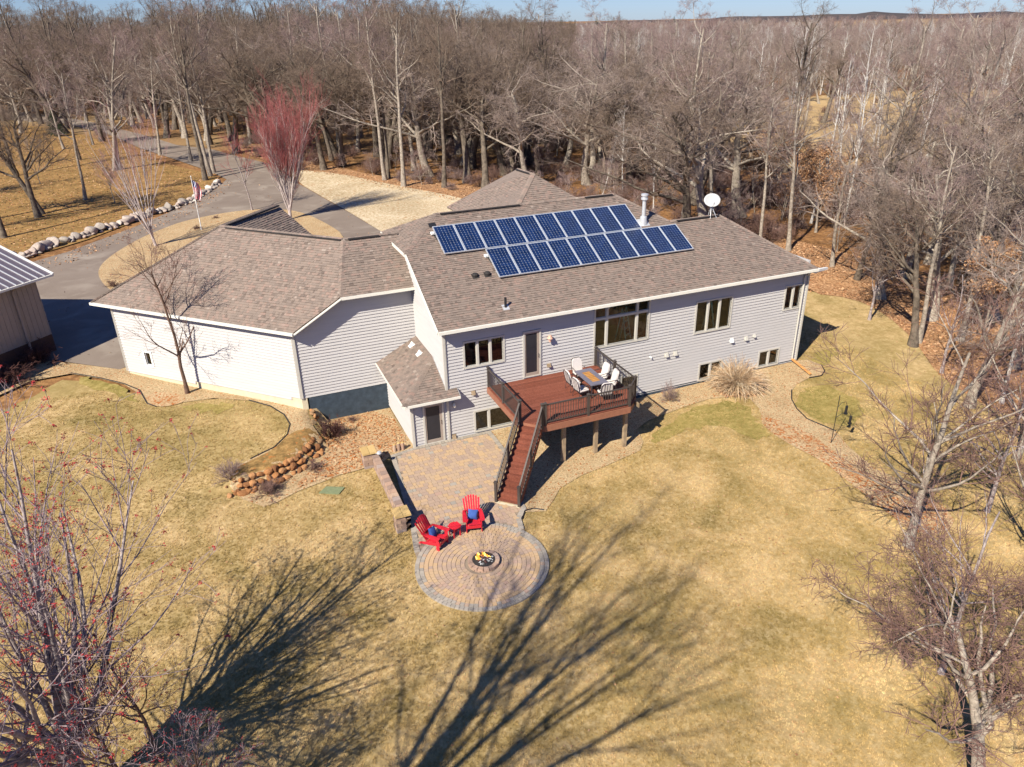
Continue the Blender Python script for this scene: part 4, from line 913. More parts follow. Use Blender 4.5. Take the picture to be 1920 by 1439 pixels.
for k in range(11):
    a = math.pi*(.05+.9*k/10)+random.uniform(-.1, .1); q = random.uniform(.17, .36); hgt = random.uniform(.10, .26); b = MB(); px_, py_ = PC[0]+q*math.cos(a), PC[1]+q*math.sin(a)
    b.tube([(px_, py_, .14), (px_+.02, py_-.01, .14+hgt*.4), (px_-.02, py_+.02, .14+hgt*.75), (px_+.01, py_, .14+hgt)], [.035, .045, .02, .002], 7); b.build('flame', M['flame_core'] if k % 3 == 0 else M['flame'], pit)

# ------------------------------------------------------------------ red chairs, side table, cushions
def adirondack():
    t = thing('adirondack_chair', (0, 0, 0), 'x', 'garden chair', 'red garden chairs by the fire pit')
    # faces -y
    for i in range(7):
        x = (i-3)*.083; lean = .33; h = .86-.05*((i-3)/1.6)**2*.9; b = MB(); f = (i-3)*.022
        base, top = np.array([x, .22, .26]), np.array([x+f, .22+lean+.12, .26+h]); d = (top-base)/np.linalg.norm(top-base)
        b.bar(base, top, .074, .02, up=(0, -1, .4)); b.build('back_slat', M['red'], t, local=True)
    for i in range(6):
        y = -.36+.105*i; b = MB(); b.box((0, y, .38-.028*i), (.56, .092, .022)); b.build('seat_slat', M['red'], t, local=True)
    for sx in (-1, 1):
        b = MB(); b.hexa([(sx*.27-.012, -.42, .22), (sx*.27+.012, -.42, .22), (sx*.27+.012, .62, .0), (sx*.27-.012, .62, .0)], [(sx*.27-.012, -.42, .36), (sx*.27+.012, -.42, .36), (sx*.27+.012, .52, .12), (sx*.27-.012, .52, .12)]); b.build('side_rail', M['red'], t, local=True)
        b = MB(); b.box((sx*.305, -.34, .29), (.026, .14, .58)); b.build('leg', M['red'], t, local=True)
        b = MB(); pts = [(-.46, .06), (-.40, .10), (-.1, .09), (.3, .055), (.36, .03)]
        L_ = [(sx*.345-w, y, .60-.0*y) for y, w in pts]; R_2 = [(sx*.345+w, y, .60) for y, w in pts]
        for i in range(len(pts)-1):
            lo = [L_[i], R_2[i], R_2[i+1], L_[i+1]]; b.hexa([(p[0], p[1], .578) for p in lo], lo)
        b.build('armrest', M['red'], t, local=True)
    b = MB(); b.box((0, -.425, .29), (.58, .022, .13)); b.build('front_rail', M['red'], t, local=True)
    b = MB(); b.bar((-.36, .36, .56), (.36, .36, .56), .06, .03); b.build('back_brace', M['red'], t, local=True)
    return t
def pillow(name, lb):
    b = MB(); n = 8; s = .21
    for side_ in (1, -1):
        base = len(b.v)
        for i in range(n+1):
            for j in range(n+1):
                u, v = 2*i/n-1, 2*j/n-1; e = (1-u*u)*(1-v*v); pin = 1-.10*(1-abs(u*v)) if max(abs(u), abs(v)) > .99 else 1
                b.v.append((u*s*pin, side_*.085*e**.45, v*s*pin))
        for i in range(n):
            for j in range(n): q = [base+i*(n+1)+j, base+(i+1)*(n+1)+j, base+(i+1)*(n+1)+j+1, base+i*(n+1)+j+1]; b.f.append(tuple(q if side_ > 0 else q[::-1])); b.mi.append(0); b.r.append(0)
    o = b.build(name, M['blue'], smooth=True); return tag(o, lb, 'cushion', 'blue cushions on the red chairs')
ac = adirondack()
p1 = np.array([*Gz(826, 1018, .2)]); p2 = np.array([*Gz(889, 985, .2)])
c1 = ac; c1.location = (-3.14, -7.62, .07); c1.rotation_euler = (0, 0, math.radians(38)); c1['label'] = 'red slatted garden chair nearer the seat wall, turned towards the fire pit'
c2 = copy_tree(ac); c2.location = (-1.38, -7.18, .07); c2.rotation_euler = (0, 0, math.radians(-14)); c2['label'] = 'red slatted garden chair beside the foot of the stairs, facing the fire pit'
for c, s, lb in ((c1, 1, 'blue square cushion propped in the red chair nearer the seat wall'), (c2, 1, 'blue square cushion propped in the red chair near the stairs')):
    p_ = pillow('cushion', lb); a = c.rotation_euler[2]; ly = .10; p_.location = (c.location[0]-ly*math.sin(a), c.location[1]+ly*math.cos(a), .07+.53); p_.rotation_euler = (-.42, .22, a)
t = thing('side_table', (-2.25, -7.42, .07), 'small round red slatted table between the two red chairs', 'side table'); t.rotation_euler = (0, 0, .3)
for i in range(5):
    x = (i-2)*.095; ln = 2*math.sqrt(.245**2-(x*.95)**2); b = MB(); b.box((x, 0, .47), (.085, ln, .025)); b.build('top_slat', M['red'], t, local=True)
for sx in (-1, 1):
    for sy in (-1, 1): b = MB(); b.box((sx*.15, sy*.15, .23), (.05, .03, .46)); b.build('leg', M['red'], t, local=True)
b = MB(); b.box((0, 0, .18), (.3, .05, .03)); b.box((0, .15, .42), (.34, .03, .06)); b.box((0, -.15, .42), (.34, .03, .06)); b.build('stretcher', M['red'], t, local=True)

# ------------------------------------------------------------------ seat wall with pillars
sw = thing('seat_wall', (-3.93, -3, 0), 'low block seat wall running along the left edge of the patio', 'wall')
def bmesh_block(w, d, h, mk='wallblock', e=.008):
    k = ('blk', round(w, 2), round(d, 2), round(h, 2), mk)
    if k not in paver_meshes:
        b = MB(); b.hexa([(-w/2, -d/2, 0), (w/2, -d/2, 0), (w/2, d/2, 0), (-w/2, d/2, 0)], [(-w/2+e, -d/2+e, h), (w/2-e, -d/2+e, h), (w/2-e, d/2-e, h), (-w/2+e, d/2-e, h)]); paver_meshes[k] = b.mesh('block', M[mk])
    return paver_meshes[k]
for lv in range(4):
    y = -1.02-(.11 if lv % 2 else 0); 
    while y > -5.6: link('block', bmesh_block(.26, .215, .145), sw, (-3.93+3.93+random.uniform(-.004, .004), y+3, .02+.15*lv), (0, 0, random.uniform(-.01, .01))); y -= .223
y = -1.15
while y > -5.6: link('cap_block', bmesh_block(.32, .30, .075), sw, (0, y+3, .622), (0, 0, random.uniform(-.008, .008))); y -= .308
for (x, y, lb) in ((-4.16, -.66, 'square block pillar with tan cap at the house end of the seat wall'), (-4.03, -5.99, 'square block pillar with tan cap at the fire pit end of the seat wall')):
    t = thing('pillar', (x, y, 0), lb, 'pillar', 'pillars ending the seat wall')
    for lv in range(5):
        for k in range(4):
            a = k*math.pi/2; sx, sy = [(.0, 1), (1, 0), (0, -1), (-1, 0)][k]; off = .105*(1 if lv % 2 else -1)
            px_, py_ = (off, sy*.205) if sx == 0 else (sx*.205, -off); link('block', bmesh_block(.40, .20, .147), t, (px_, py_, .0+.15*lv), (0, 0, 0 if sx == 0 else math.pi/2))
    b = MB(); b.box((x, y, .38), (.24, .24, .74)); b.build('core', M['sand'], t)
    for k, (cx, cy) in enumerate(((-.165, 0), (.165, 0))): link('cap_stone', bmesh_block(.335, .70, .085, 'tan_cap', .012), t, (cx, cy, .755))
t = thing('wall_lamp', (-3.74, -1.06, .72), 'small round pale lamp on the pillar at the house end of the seat wall', 'lamp'); b = MB(); b.lathe([(.0, .12), (.09, .1), (.12, .02), (.10, .0)], (-3.74, -1.06, .74), 12); b.build('shade', M['galv'], t); b = MB(); b.bar((-3.9, -1.02, .76), (-3.76, -1.05, .78), .03); b.build('bracket', M['galv'], t)
b = MB()
for k, (dx, h) in enumerate(((0, .42), (.20, .46), (.40, .44))):
    t = thing('log_post', (-3.0+.1+dx, .10+.04*k, -.05), ('left', 'middle', 'right')[k]+' one of three short round posts standing by the entry corner', 'post', 'three short posts by the entry corner')
    x, y = -2.78+dx, .02; t.location = (x, y, -.05); b = MB(); b.lathe([(.085, 0), (.09, h*.5), (.085, h), (.0, h+.01)], (x, y, -.02), 10); b.build('shaft', M['wallblock'], t); b = MB(); b.lathe([(.088, h), (.06, h+.02), (0, h+.022)], (x, y, -.02), 10); b.build('top', M['tan_cap'], t)

# ------------------------------------------------------------------ stone walls
fw = thing('fieldstone_wall', (-7.5, .5, 0), 'curved dry-laid retaining wall of rusty orange fieldstones in the sloping bed', 'retaining wall')
rocks = [rock(M['orange_stone'], (1, .85, .8), s) for s in range(8)]
pl = np.array([(-9.9, -.35), (-8.9, -.25), (-7.9, .15), (-7.0, .75), (-6.4, 1.6), (-6.0, 2.6), (-5.85, 3.5)]); seg = np.r_[0, np.cumsum(np.hypot(*np.diff(pl, axis=0).T))]
s_ = 0
while s_ < seg[-1]:
    for lv in range(3):
        s2 = s_+random.uniform(-.1, .1); x = np.interp(s2, seg, pl[:, 0]); y = np.interp(s2, seg, pl[:, 1]); i = min(len(pl)-2, max(0, np.searchsorted(seg, s2)-1)); d = pl[i+1]-pl[i]; d = d/np.linalg.norm(d); nn = np.array([d[1], -d[0]])
        off = (.34, .06, -.20)[lv]+random.uniform(-.07, .07); r_ = random.uniform(.14, .25); taper = 1-.5*max(0, (s_-5.2)/1.5)
        P = (x+nn[0]*off, y+nn[1]*off, float(H(x+nn[0]*.7, y+nn[1]*.7))+(.06, .24, .42)[lv]*taper+.0)
        link('stone', random.choice(rocks), fw, (P[0]+7.5, P[1]-.5, P[2]), (random.uniform(-.4, .4), random.uniform(-.4, .4), random.random()*6.28), (r_*random.uniform(.9, 1.3), r_, r_*random.uniform(.8, 1.05)))
    s_ += random.uniform(.24, .36)
for k in range(46):
    x, y = -5.7+random.gauss(0, .18)-.0*k, 3.2+random.uniform(-1.4, 1.5); 
    if k > 30: x, y = -9.9+random.gauss(0, .4), -.4+random.gauss(0, .3)
    r_ = random.uniform(.07, .15); link('stone', random.choice(rocks), fw, (x+7.5, y-.5, float(H(x, y))+r_*.4), (random.random(), random.random(), random.random()*6.28), (r_*1.2, r_, r_*.8))
bw_ = thing('boulder_wall', (*G(200, 440), 1.), 'curved row of big grey boulders retaining the leafy grass beside the driveway', 'boulder wall')
brocks = [rock(M['boulder'], (1, .85, .85), s+30, sub=3) for s in range(6)]
bp = np.array(g((8, 485), (48, 482), (100, 462), (140, 450), (180, 436), (235, 420), (262, 408), (300, 398), (330, 390), (352, 381), (375, 368), (392, 357), (412, 343))); seg = np.r_[0, np.cumsum(np.hypot(*np.diff(bp, axis=0).T))]; s_ = 0; off_ = origin_of(bw_)
while s_ < seg[-1]:
    x = np.interp(s_, seg, bp[:, 0]); y = np.interp(s_, seg, bp[:, 1]); r_ = random.uniform(.34, .80)*(1-.35*s_/seg[-1]); nn = (.3, .6)
    link('stone', random.choice(brocks), bw_, (x-off_[0], y-off_[1]+.15, float(H(x, y))+r_*.45-off_[2]), (random.uniform(-.3, .3), random.uniform(-.3, .3), random.random()*6.28), (r_*random.uniform(1.0, 1.25), r_, r_*random.uniform(.9, 1.15)))
    if random.random() < .7: r2 = random.uniform(.18, .3); link('stone', random.choice(brocks), bw_, (x-off_[0]+.2, y-off_[1]-.55, float(H(x, y))+r2*.4-off_[2]), (0, 0, random.random()*6.28), (r2*1.3, r2, r2*.7))
    s_ += r_*1.55

# ------------------------------------------------------------------ barn on the left
barn = thing('barn', (-22, 16, 1), 'tan steel-sided outbuilding with a dark ribbed metal roof at the left edge', 'outbuilding')
bc = np.array([-19.0, 18.75]); bd = np.array([-.7071, -.7071]); bn = np.array([.7071, -.7071]); L_ = 12.
def bpt(s, o, z): return (bc[0]+bd[0]*s+bn[0]*o, bc[1]+bd[1]*s+bn[1]*o, z)
k = 0; s_ = 0
while s_ < L_:
    b = MB(); b.hexa([bpt(s_, 0, 2.05), bpt(s_+.9, 0, 2.05), bpt(s_+.9, -.05, 2.05), bpt(s_, -.05, 2.05)], [bpt(s_, 0, 5.6), bpt(s_+.9, 0, 5.6), bpt(s_+.9, -.05, 5.6), bpt(s_, -.05, 5.6)])
    for q in (.0, .3, .6): b.hexa([bpt(s_+q, .025, 2.05), bpt(s_+q+.05, .025, 2.05), bpt(s_+q+.05, 0.001, 2.05), bpt(s_+q, 0.001, 2.05)], [bpt(s_+q, .025, 5.6), bpt(s_+q+.05, .025, 5.6), bpt(s_+q+.05, 0.001, 5.6), bpt(s_+q, 0.001, 5.6)])
    b.build('wall_panel', M['barnwall'], barn); s_ += .9
b = MB(); b.hexa([bpt(0, .03, .5), bpt(L_, .03, .5), bpt(L_, -.05, .5), bpt(0, -.05, .5)], [bpt(0, .03, 2.04), bpt(L_, .03, 2.04), bpt(L_, -.05, 2.04), bpt(0, -.05, 2.04)]); b.build('wainscot', M['brown'], barn)
b = MB(); b.hexa([bpt(0, 0, .5), bpt(.05, 0, .5), bpt(.05, -10, .5), bpt(0, -10, .5)], [bpt(0, 0, 5.6), bpt(.05, 0, 5.6), bpt(.05, -10, 5.6), bpt(0, -10, 5.6)]); b.build('end_wall', M['barnwall'], barn)
b = MB(); b.tube([bpt(1.55, .35, 5.5), bpt(1.55, .1, 5.2), bpt(1.55, .1, .95)], .07, 8); b.build('downspout', M['barnwall'], barn)
RO, ZB, MS = .62, 5.62, .33
s_ = -.7
rl = lambda s, o: bpt(s, RO-o, ZB+MS*o)
while s_ < L_:
    b = MB(); b.hexa([(*rl(s_, 0)[:2], rl(s_, 0)[2]), rl(s_+.45, 0), rl(s_+.45, 6.5), rl(s_, 6.5)], [tuple(np.array(rl(s_, 0))+[0, 0, .04]), tuple(np.array(rl(s_+.45, 0))+[0, 0, .04]), tuple(np.array(rl(s_+.45, 6.5))+[0, 0, .04]), tuple(np.array(rl(s_, 6.5))+[0, 0, .04])])
    b.build('roof_panel', M['barnroof'], barn)
    b = MB(); b.bar(np.array(rl(s_, 0))+[0, 0, .065], np.array(rl(s_, 6.5))+[0, 0, .065], .05, .05); b.build('roof_rib', M['galv'], barn); s_ += .45
b = MB(); b.hexa([bpt(-.7, RO-13, ZB), bpt(L_, RO-13, ZB), bpt(L_, RO-6.5, ZB+MS*6.5), bpt(-.7, RO-6.5, ZB+MS*6.5)], [bpt(-.7, RO-13, ZB+.05), bpt(L_, RO-13, ZB+.05), bpt(L_, RO-6.5, ZB+MS*6.5+.05), bpt(-.7, RO-6.5, ZB+MS*6.5+.05)]); b.build('roof', M['barnroof'], barn)
b = MB(); b.bar(np.array(rl(-.74, -.02)), np.array(rl(-.74, 6.5)), .12, .22); b.build('rake_trim', M['white'], barn)
b = MB(); b.bar(np.array(bpt(-.7, RO+.05, ZB)), np.array(bpt(L_, RO+.05, ZB)), .10, .12); b.build('gutter', M['trim'], barn)

# ------------------------------------------------------------------ flag, feeder, ladders, hatch
fx, fy = G(378, 432); fz = float(H(fx, fy)); t = thing('flagpole', (fx, fy, fz), 'thin white flagpole standing in the gravel island by the driveway', 'flagpole')
b = MB(); b.tube([(fx, fy, fz), (fx, fy, fz+5.0)], [.05, .03], 8); b.build('pole', M['white'], t); b = MB(); b.lathe([(0, .08), (.06, .04), (.06, 0), (0, -.04)], (fx, fy, fz+5.05), 8); b.build('finial', M['white'], t)
fl = thing('flag', (fx, fy, fz+3.), 'small striped red, white and blue flag hanging limp on the flagpole', 'flag')
W_, Hh = .62, 1.75; N1, N2 = 14, 13; b = MB()
def fp(i, j): u, v = i/N1, j/N2; return (fx+.03+W_*v*(.55+.45*math.sin(2.5*u+.5))+.0, fy-.04+.14*math.sin(v*9+u*3), fz+4.75-Hh*u-.35*v*(1-u*.3))
for i in range(N1):
    for j in range(N2):
        canton = i < 5 and j < 7; b.mat = 2 if canton and (i+j) % 3 else (1 if canton else (0 if j % 2 == 0 else 1)); b.face([fp(i, j), fp(i+1, j), fp(i+1, j+1), fp(i, j+1)])
b.mat = 0; b.build('cloth', [M['flagred'], M['flagwhite'], M['flagblue']], fl, smooth=True)
fx, fy = G(1558, 832); fz = float(H(fx, fy)); t = thing('bird_feeder_pole', (fx, fy, fz), 'leaning black shepherd-hook pole carrying bird feeders beside the gravel path', 'bird feeder pole')
top = np.array([fx+.15, fy+.15, fz+2.5]); b = MB(); b.tube([(fx, fy, fz), tuple(top)], .018, 6); b.build('pole', M['black'], t)
for k, (zz, ln) in enumerate(((1.9, .45), (1.35, .75))):
    q = np.array([fx, fy, fz])+(top-np.array([fx, fy, fz]))*zz/2.5; b = MB(); b.tube([tuple(q+[ln*.0, 0, 0]), tuple(q+[ln*.35, -ln*.1, .22]), tuple(q+[ln*.8, -ln*.2, .25]), tuple(q+[ln, -ln*.25, .05])], .012, 5); b.build('hook', M['black'], t)
    e_ = q+[ln, -ln*.25, .05]; f_ = thing('bird_feeder', tuple(e_), ('slim black tube bird feeder hanging nearer the pole', 'slim black tube bird feeder hanging on the longer, lower hook')[k], 'bird feeder', 'tube feeders on the hooked pole')
    b = MB(); b.lathe([(.0, 0), (.06, -.04), (.06, -.42), (.0, -.44)], tuple(e_), 8); b.build('tube', M['black'], f_); b = MB(); b.lathe([(.10, -.42), (.10, -.45), (0, -.45)], tuple(e_), 8); b.build('tray', M['black'], f_)
def ladder(x, y, z, h, w, name_lb, sp=.8, rz_=0.):
    t = thing('step_ladder', (x, y, z), name_lb, 'ladder', 'step ladders inside the windows'); t.rotation_euler = (0, 0, rz_)
    for sx in (-1, 1):
        b = MB(); b.bar((sx*w/2, -sp/2, 0), (sx*w/2*.7, 0, h), .05, .03); b.build('side_rail', M['ladder'], t, local=True); b = MB(); b.bar((sx*w/2, sp/2, 0), (sx*w/2*.7, 0.02, h), .04, .03); b.build('rear_rail', M['ladder'], t, local=True)
    for k in range(1, 7): f = k/7; b = MB(); b.box((0, -sp/2*(1-f), h*f), (w*(1-.3*f), .09, .025)); b.build('step', M['ladder'], t, local=True)
ladder(10.0, .62, ZU+.1, 2.5, .55, 'pale green step ladder standing open inside the big arched window', .9, .5)
ladder(15.4, .6, ZU+.1, 2.2, .5, 'pale green step ladder inside the upper three-pane window', .8, .9)
q = g((598, 926), (612, 914), (647, 915), (636, 928)); b = MB(); b.hexa([(*p, float(H(*p))+.0) for p in q], [(*p, float(H(*p))+.05) for p in q]); o = b.build('utility_hatch', M['hatch']); tag(o, 'flat green utility cover lying in the lawn below the stone wall', 'hatch')
o.location = (0, 0, 0)
# ------------------------------------------------------------------ bare trees
def unit(v): return v/(np.linalg.norm(v, axis=-1, keepdims=True)+1e-9)
def grow(r, st, dr, L, r0, r1, k, curl, up):
    """n branches of k points: wander by curl, bend towards the light by up"""
    n = len(st); P = np.zeros((n, k, 3)); P[:, 0] = st; d = unit(dr.copy())
    for i in range(1, k):
        d = unit(d+r.normal(0, curl, (n, 3))+np.array([0, 0, up])); P[:, i] = P[:, i-1]+d*(L/(k-1))[:, None]
    t = np.linspace(0, 1, k)[None]; R = r0[:, None]*(1-t)+r1[:, None]*t
    return P, R
def spawn(r, P, R, cnt, t0, t1, a0, a1, lf, rr, L, taper=.55, minr=.004):
    """children of every branch: cnt each, between t0 and t1 along it, leaving at a0..a1 degrees"""
    n, k, _ = P.shape; t = r.uniform(t0, t1, (n, cnt)); t = np.sort(t, 1); x = t*(k-1); i = np.minimum(x.astype(int), k-2); f = (x-i)[..., None]
    ii = np.arange(n)[:, None]; st = P[ii, i]*(1-f)+P[ii, i+1]*f; dr = unit(P[ii, i+1]-P[ii, i]); rad = (R[ii, i]*(1-f[..., 0])+R[ii, i+1]*f[..., 0])
    q = unit(np.cross(dr, r.normal(0, 1, (n, cnt, 3)))); a = np.radians(r.uniform(a0, a1, (n, cnt)))[..., None]
    nd = dr*np.cos(a)+q*np.sin(a); l = L[:, None]*lf*(1-taper*t)*r.uniform(.7, 1.25, (n, cnt))
    return st.reshape(-1, 3), nd.reshape(-1, 3), l.ravel(), np.maximum((rad*rr).ravel(), minr)
def tubes(P, R, s):
    n, k, _ = P.shape; T = np.zeros_like(P); T[:, 1:-1] = P[:, 2:]-P[:, :-2]; T[:, 0] = P[:, 1]-P[:, 0]; T[:, -1] = P[:, -1]-P[:, -2]; T = unit(T)
    ref = np.where(np.abs(T[..., 2:3]) < .9, np.array([0, 0, 1.]), np.array([1., 0, 0])); X_ = unit(np.cross(T, ref)); Y_ = np.cross(T, X_)
    a = 2*np.pi*np.arange(s)/s; V = P[:, :, None]+R[:, :, None, None]*(np.cos(a)[:, None]*X_[:, :, None]+np.sin(a)[:, None]*Y_[:, :, None])
    I = np.arange(n*k*s).reshape(n, k, s); A = I[:, :-1]; B = I[:, 1:]; F = np.stack([A, np.roll(A, -1, 2), np.roll(B, -1, 2), B], -1).reshape(-1, 4)
    return V.reshape(-1, 3), F
def join(parts):
    V, F, o = [], [], 0
    for v, f in parts: V.append(v); F.append(f+o); o += len(v)
    return np.concatenate(V), np.concatenate(F)
def quads(r, C, s, flat=.3):
    n = len(C); a = unit(r.normal(0, 1, (n, 3))*np.array([1, 1, flat])); b = unit(np.cross(a, r.normal(0, 1, (n, 3)))); s = s*r.uniform(.6, 1.3, (n, 1))
    V = np.stack([C-a*s-b*s*.6, C+a*s-b*s*.6, C+a*s+b*s*.6, C-a*s+b*s*.6], 1).reshape(-1, 3); return V, np.arange(4*n).reshape(n, 4)
def tree_mesh(seed, h, tr, kind='oak', dens=1.):
    r = np.random.default_rng(seed); A = lambda *v: np.array(v, float)
    K = dict(oak=dict(trunk=.62, curl=.10, up=.03, n1=12, t1=(.36, .99), a1=(28, 72), l1=.74, c1=.19, u1=.07, n2=7, n3=6, n4=6, n5=0, a=(30, 72), cur=.26, u=.03),
             tall=dict(trunk=.92, curl=.045, up=.05, n1=13, t1=(.42, .98), a1=(25, 55), l1=.38, c1=.12, u1=.07, n2=6, n3=5, n4=6, n5=0, a=(28, 68), cur=.22, u=.04),
             aspen=dict(trunk=.97, curl=.03, up=.06, n1=18, t1=(.38, .97), a1=(25, 50), l1=.22, c1=.1, u1=.10, n2=5, n3=5, n4=3, n5=0, a=(20, 45), cur=.14, u=.08),
             vase=dict(trunk=.16, curl=.03, up=.05, n1=22, t1=(.4, 1.), a1=(4, 24), l1=5.3, c1=.05, u1=.06, n2=13, n3=5, n4=4, n5=0, a=(9, 26), cur=.08, u=.07),
             vase2=dict(trunk=.16, curl=.03, up=.05, n1=13, t1=(.4, 1.), a1=(5, 26), l1=5.3, c1=.05, u1=.06, n2=6, n3=3, n4=2, n5=0, a=(9, 30), cur=.08, u=.07),
             shade=dict(trunk=.50, curl=.03, up=.03, n1=15, t1=(.76, 1.), a1=(4, 40), l1=.90, c1=.06, u1=.0, n2=8, n3=5, n4=3, n5=0, a=(14, 42), cur=.1, u=.03),
             maple=dict(trunk=.20, curl=.04, up=.05, n1=17, t1=(.5, 1.), a1=(6, 50), l1=3.9, c1=.06, u1=.07, n2=9, n3=4, n4=2, n5=0, a=(20, 46), cur=.10, u=.05),
             small=dict(trunk=.85, curl=.06, up=.05, n1=13, t1=(.22, .96), a1=(30, 60), l1=.55, c1=.12, u1=.06, n2=6, n3=5, n4=3, n5=0, a=(20, 50), cur=.13, u=.05),
             shrub=dict(trunk=.06, curl=.05, up=.0, n1=30, t1=(.2, 1.), a1=(10, 75), l1=12., c1=.12, u1=.03, n2=6, n3=5, n4=0, n5=0, a=(20, 50), cur=.16, u=.03))[kind]
    z = np.zeros(1); P0, R0 = grow(r, A((0, 0, -.15)), A((r.normal(0, .04), r.normal(0, .04), 1.)), A(h*K['trunk']), A(tr), A(tr*(.28 if K['trunk'] > .5 else .8)), 9, K['curl'], K['up'])
    R0[:, 0] *= 1.5; n1 = int(K['n1'])
    s, d, L, R = spawn(r, P0, R0, n1, *K['t1'], *K['a1'], K['l1'], .62 if K['trunk'] > .5 else .45, A(h*K['trunk']), (.62 if kind == 'shade' else .48) if K['trunk'] > .5 else (.10 if kind == 'maple' else .13), .012)
    P1, R1 = grow(r, s, d, L, R, R*.2, 8, K['c1'], K['u1'])
    s, d, L, R = spawn(r, P1, R1, K['n2'], .2, .98, *K['a'], .58, .52, L, .5, .009); P2, R2 = grow(r, s, d, L, R, np.maximum(R*.25, .006), 6, K['cur'], K['u'])
    s, d, L, R = spawn(r, P2, R2, K['n3'], .15, 1., *K['a'], .6, .58, L, .4, .007); P3, R3 = grow(r, s, d, L, R, np.maximum(R*.35, .005), 4, K['cur'], K['u'])
    if kind in ('vase', 'vase2'): trunk = join([tubes(P0, R0, 10), tubes(P1, R1, 6), tubes(P2[:, :4], R2[:, :4]*1.15, 4)])
    else: trunk = join([tubes(P0, R0, 10), tubes(P1, R1, 6)])
    crown = [tubes(P2, R2, 4), tubes(P3, R3, 3)]; tips = P3[:, -1]
    if K['n4']:
        s, d, L, R = spawn(r, P3, R3, max(1, int(K['n4']*dens)), .1, 1., *K['a'], .66, .7, L, .3, .006); P4, R4 = grow(r, s, d, L, R, np.full(len(R), .0045), 3, K['cur'], K['u']); crown.append(tubes(P4, R4, 3)); tips = P4[:, -1]
        if K['n5'] and dens >= 1:
            s, d, L, R = spawn(r, P4, R4, K['n5'], .1, 1., 20, 50, .75, .8, L, .3, .006); P5, R5 = grow(r, s, d, L, R, np.full(len(R), .005), 2, .1, .0); crown.append(tubes(P5, R5, 3))
    mids = P3[:, 2]
    return trunk, join(crown), tips, mids
rt = np.random.default_rng(4)
PROTO = {}
def proto(key, seed, h, tr, kind, mt, mc, dens=1., leaves=0, buds=0):
    (tv, tf), (cv, cf), tips, mids = tree_mesh(seed, h, tr, kind, dens)
    o = [np_mesh('trunk', tv, tf, M[mt], True), np_mesh('crown', cv, cf, M[mc])]
    r = np.random.default_rng(seed+99)
    if leaves: C = mids[r.integers(0, len(mids), leaves)]+r.normal(0, .22, (leaves, 3)); V_, F_ = quads(r, C, .075, 1.); o.append(np_mesh('leaves', V_, F_, M['leaf'], r=r.random(leaves)))
    if buds: C = tips[r.integers(0, len(tips), buds)]+r.normal(0, .025, (buds, 3)); V_, F_ = quads(r, C, .016, 1.); o.append(np_mesh('buds', V_, F_, M['bud']))
    PROTO[key] = (h, o)
def plant(key, x, y, h, name, label, cat='tree', group=None, rz=None, lean=(0, 0), z=None, wide=1., mats=None):
    H0, ms = PROTO[key]; s = h/H0; z = float(H(x, y)) if z is None else z
    t = thing(name, (x, y, z), label, cat, group); t.rotation_euler = (lean[0], lean[1], rt.uniform(0, 6.28) if rz is None else rz); t.scale = (s*wide, s*wide, s)
    for me in ms:
        o = link(me.name.split('.')[0], me, t)
        if me.name.startswith(('leaves', 'buds')): o['kind'] = 'stuff'
    return t
proto('oak1', 1, 15, .26, 'oak', 'darkbark', 'twigd'); proto('oak2', 2, 15, .30, 'oak', 'darkbark', 'twigd'); proto('oak3', 13, 15, .28, 'oak', 'bark', 'twig')
proto('tall1', 4, 17, .22, 'tall', 'darkbark', 'twigd'); proto('tall2', 5, 17, .22, 'tall', 'bark', 'twigd'); proto('tall3', 6, 17, .2, 'tall', 'bark', 'twig2'); proto('tall4', 16, 17, .2, 'tall', 'bark', 'twig')
proto('leafy', 7, 9, .12, 'small', 'bark', 'twig', leaves=5200); proto('aspen1', 8, 15, .12, 'aspen', 'palebark', 'paletwig'); proto('aspen2', 9, 15, .12, 'aspen', 'palebark', 'twig2')
proto('sap1', 10, 6, .05, 'small', 'bark', 'twig2', .6); proto('sap2', 12, 6, .05, 'small', 'bark', 'twig', .6)
OPEN = [DRIVE, LAWN, smooth_poly(g((540, 318), (640, 323), (720, 336), (830, 356), (920, 372), (935, 395), (1000, 420), (735, 447), (600, 368))), [(-8, 2), (-18, 14), (-8, 26), (4, 22), (17, 18), (24, 10), (23, -2)],
        smooth_poly(g((-250, 510), (0, 492), (330, 384), (416, 337), (325, 310), (195, 264), (0, 232), (-300, 235))), [(-40, -10), (-15, 12), (-25, 35), (-50, 30)]]
MEAD = smooth_poly(g((1340, 235), (1420, 200), (1520, 180), (1700, 170), (2000, 165), (2000, 330), (1850, 330), (1700, 315), (1550, 330), (1400, 305), (1340, 275)))
def blocked(x, y, pad=0.):
    for P in OPEN:
        if inside(P, [x], [y])[0]: return True
    if pad:
        for P in OPEN[:2]:
            for a in range(6):
                if inside(P, [x+pad*math.cos(a*1.05)], [y+pad*math.sin(a*1.05)])[0]: return True
    return False
placed = []
def far_enough(x, y, d): return all((x-a)**2+(y-b)**2 > d*d for a, b in placed)
def put(px, py, key, h, name, label, **k): x, y = G(px, py); placed.append((x, y)); return plant(key, x, y, h, name, label, **k)
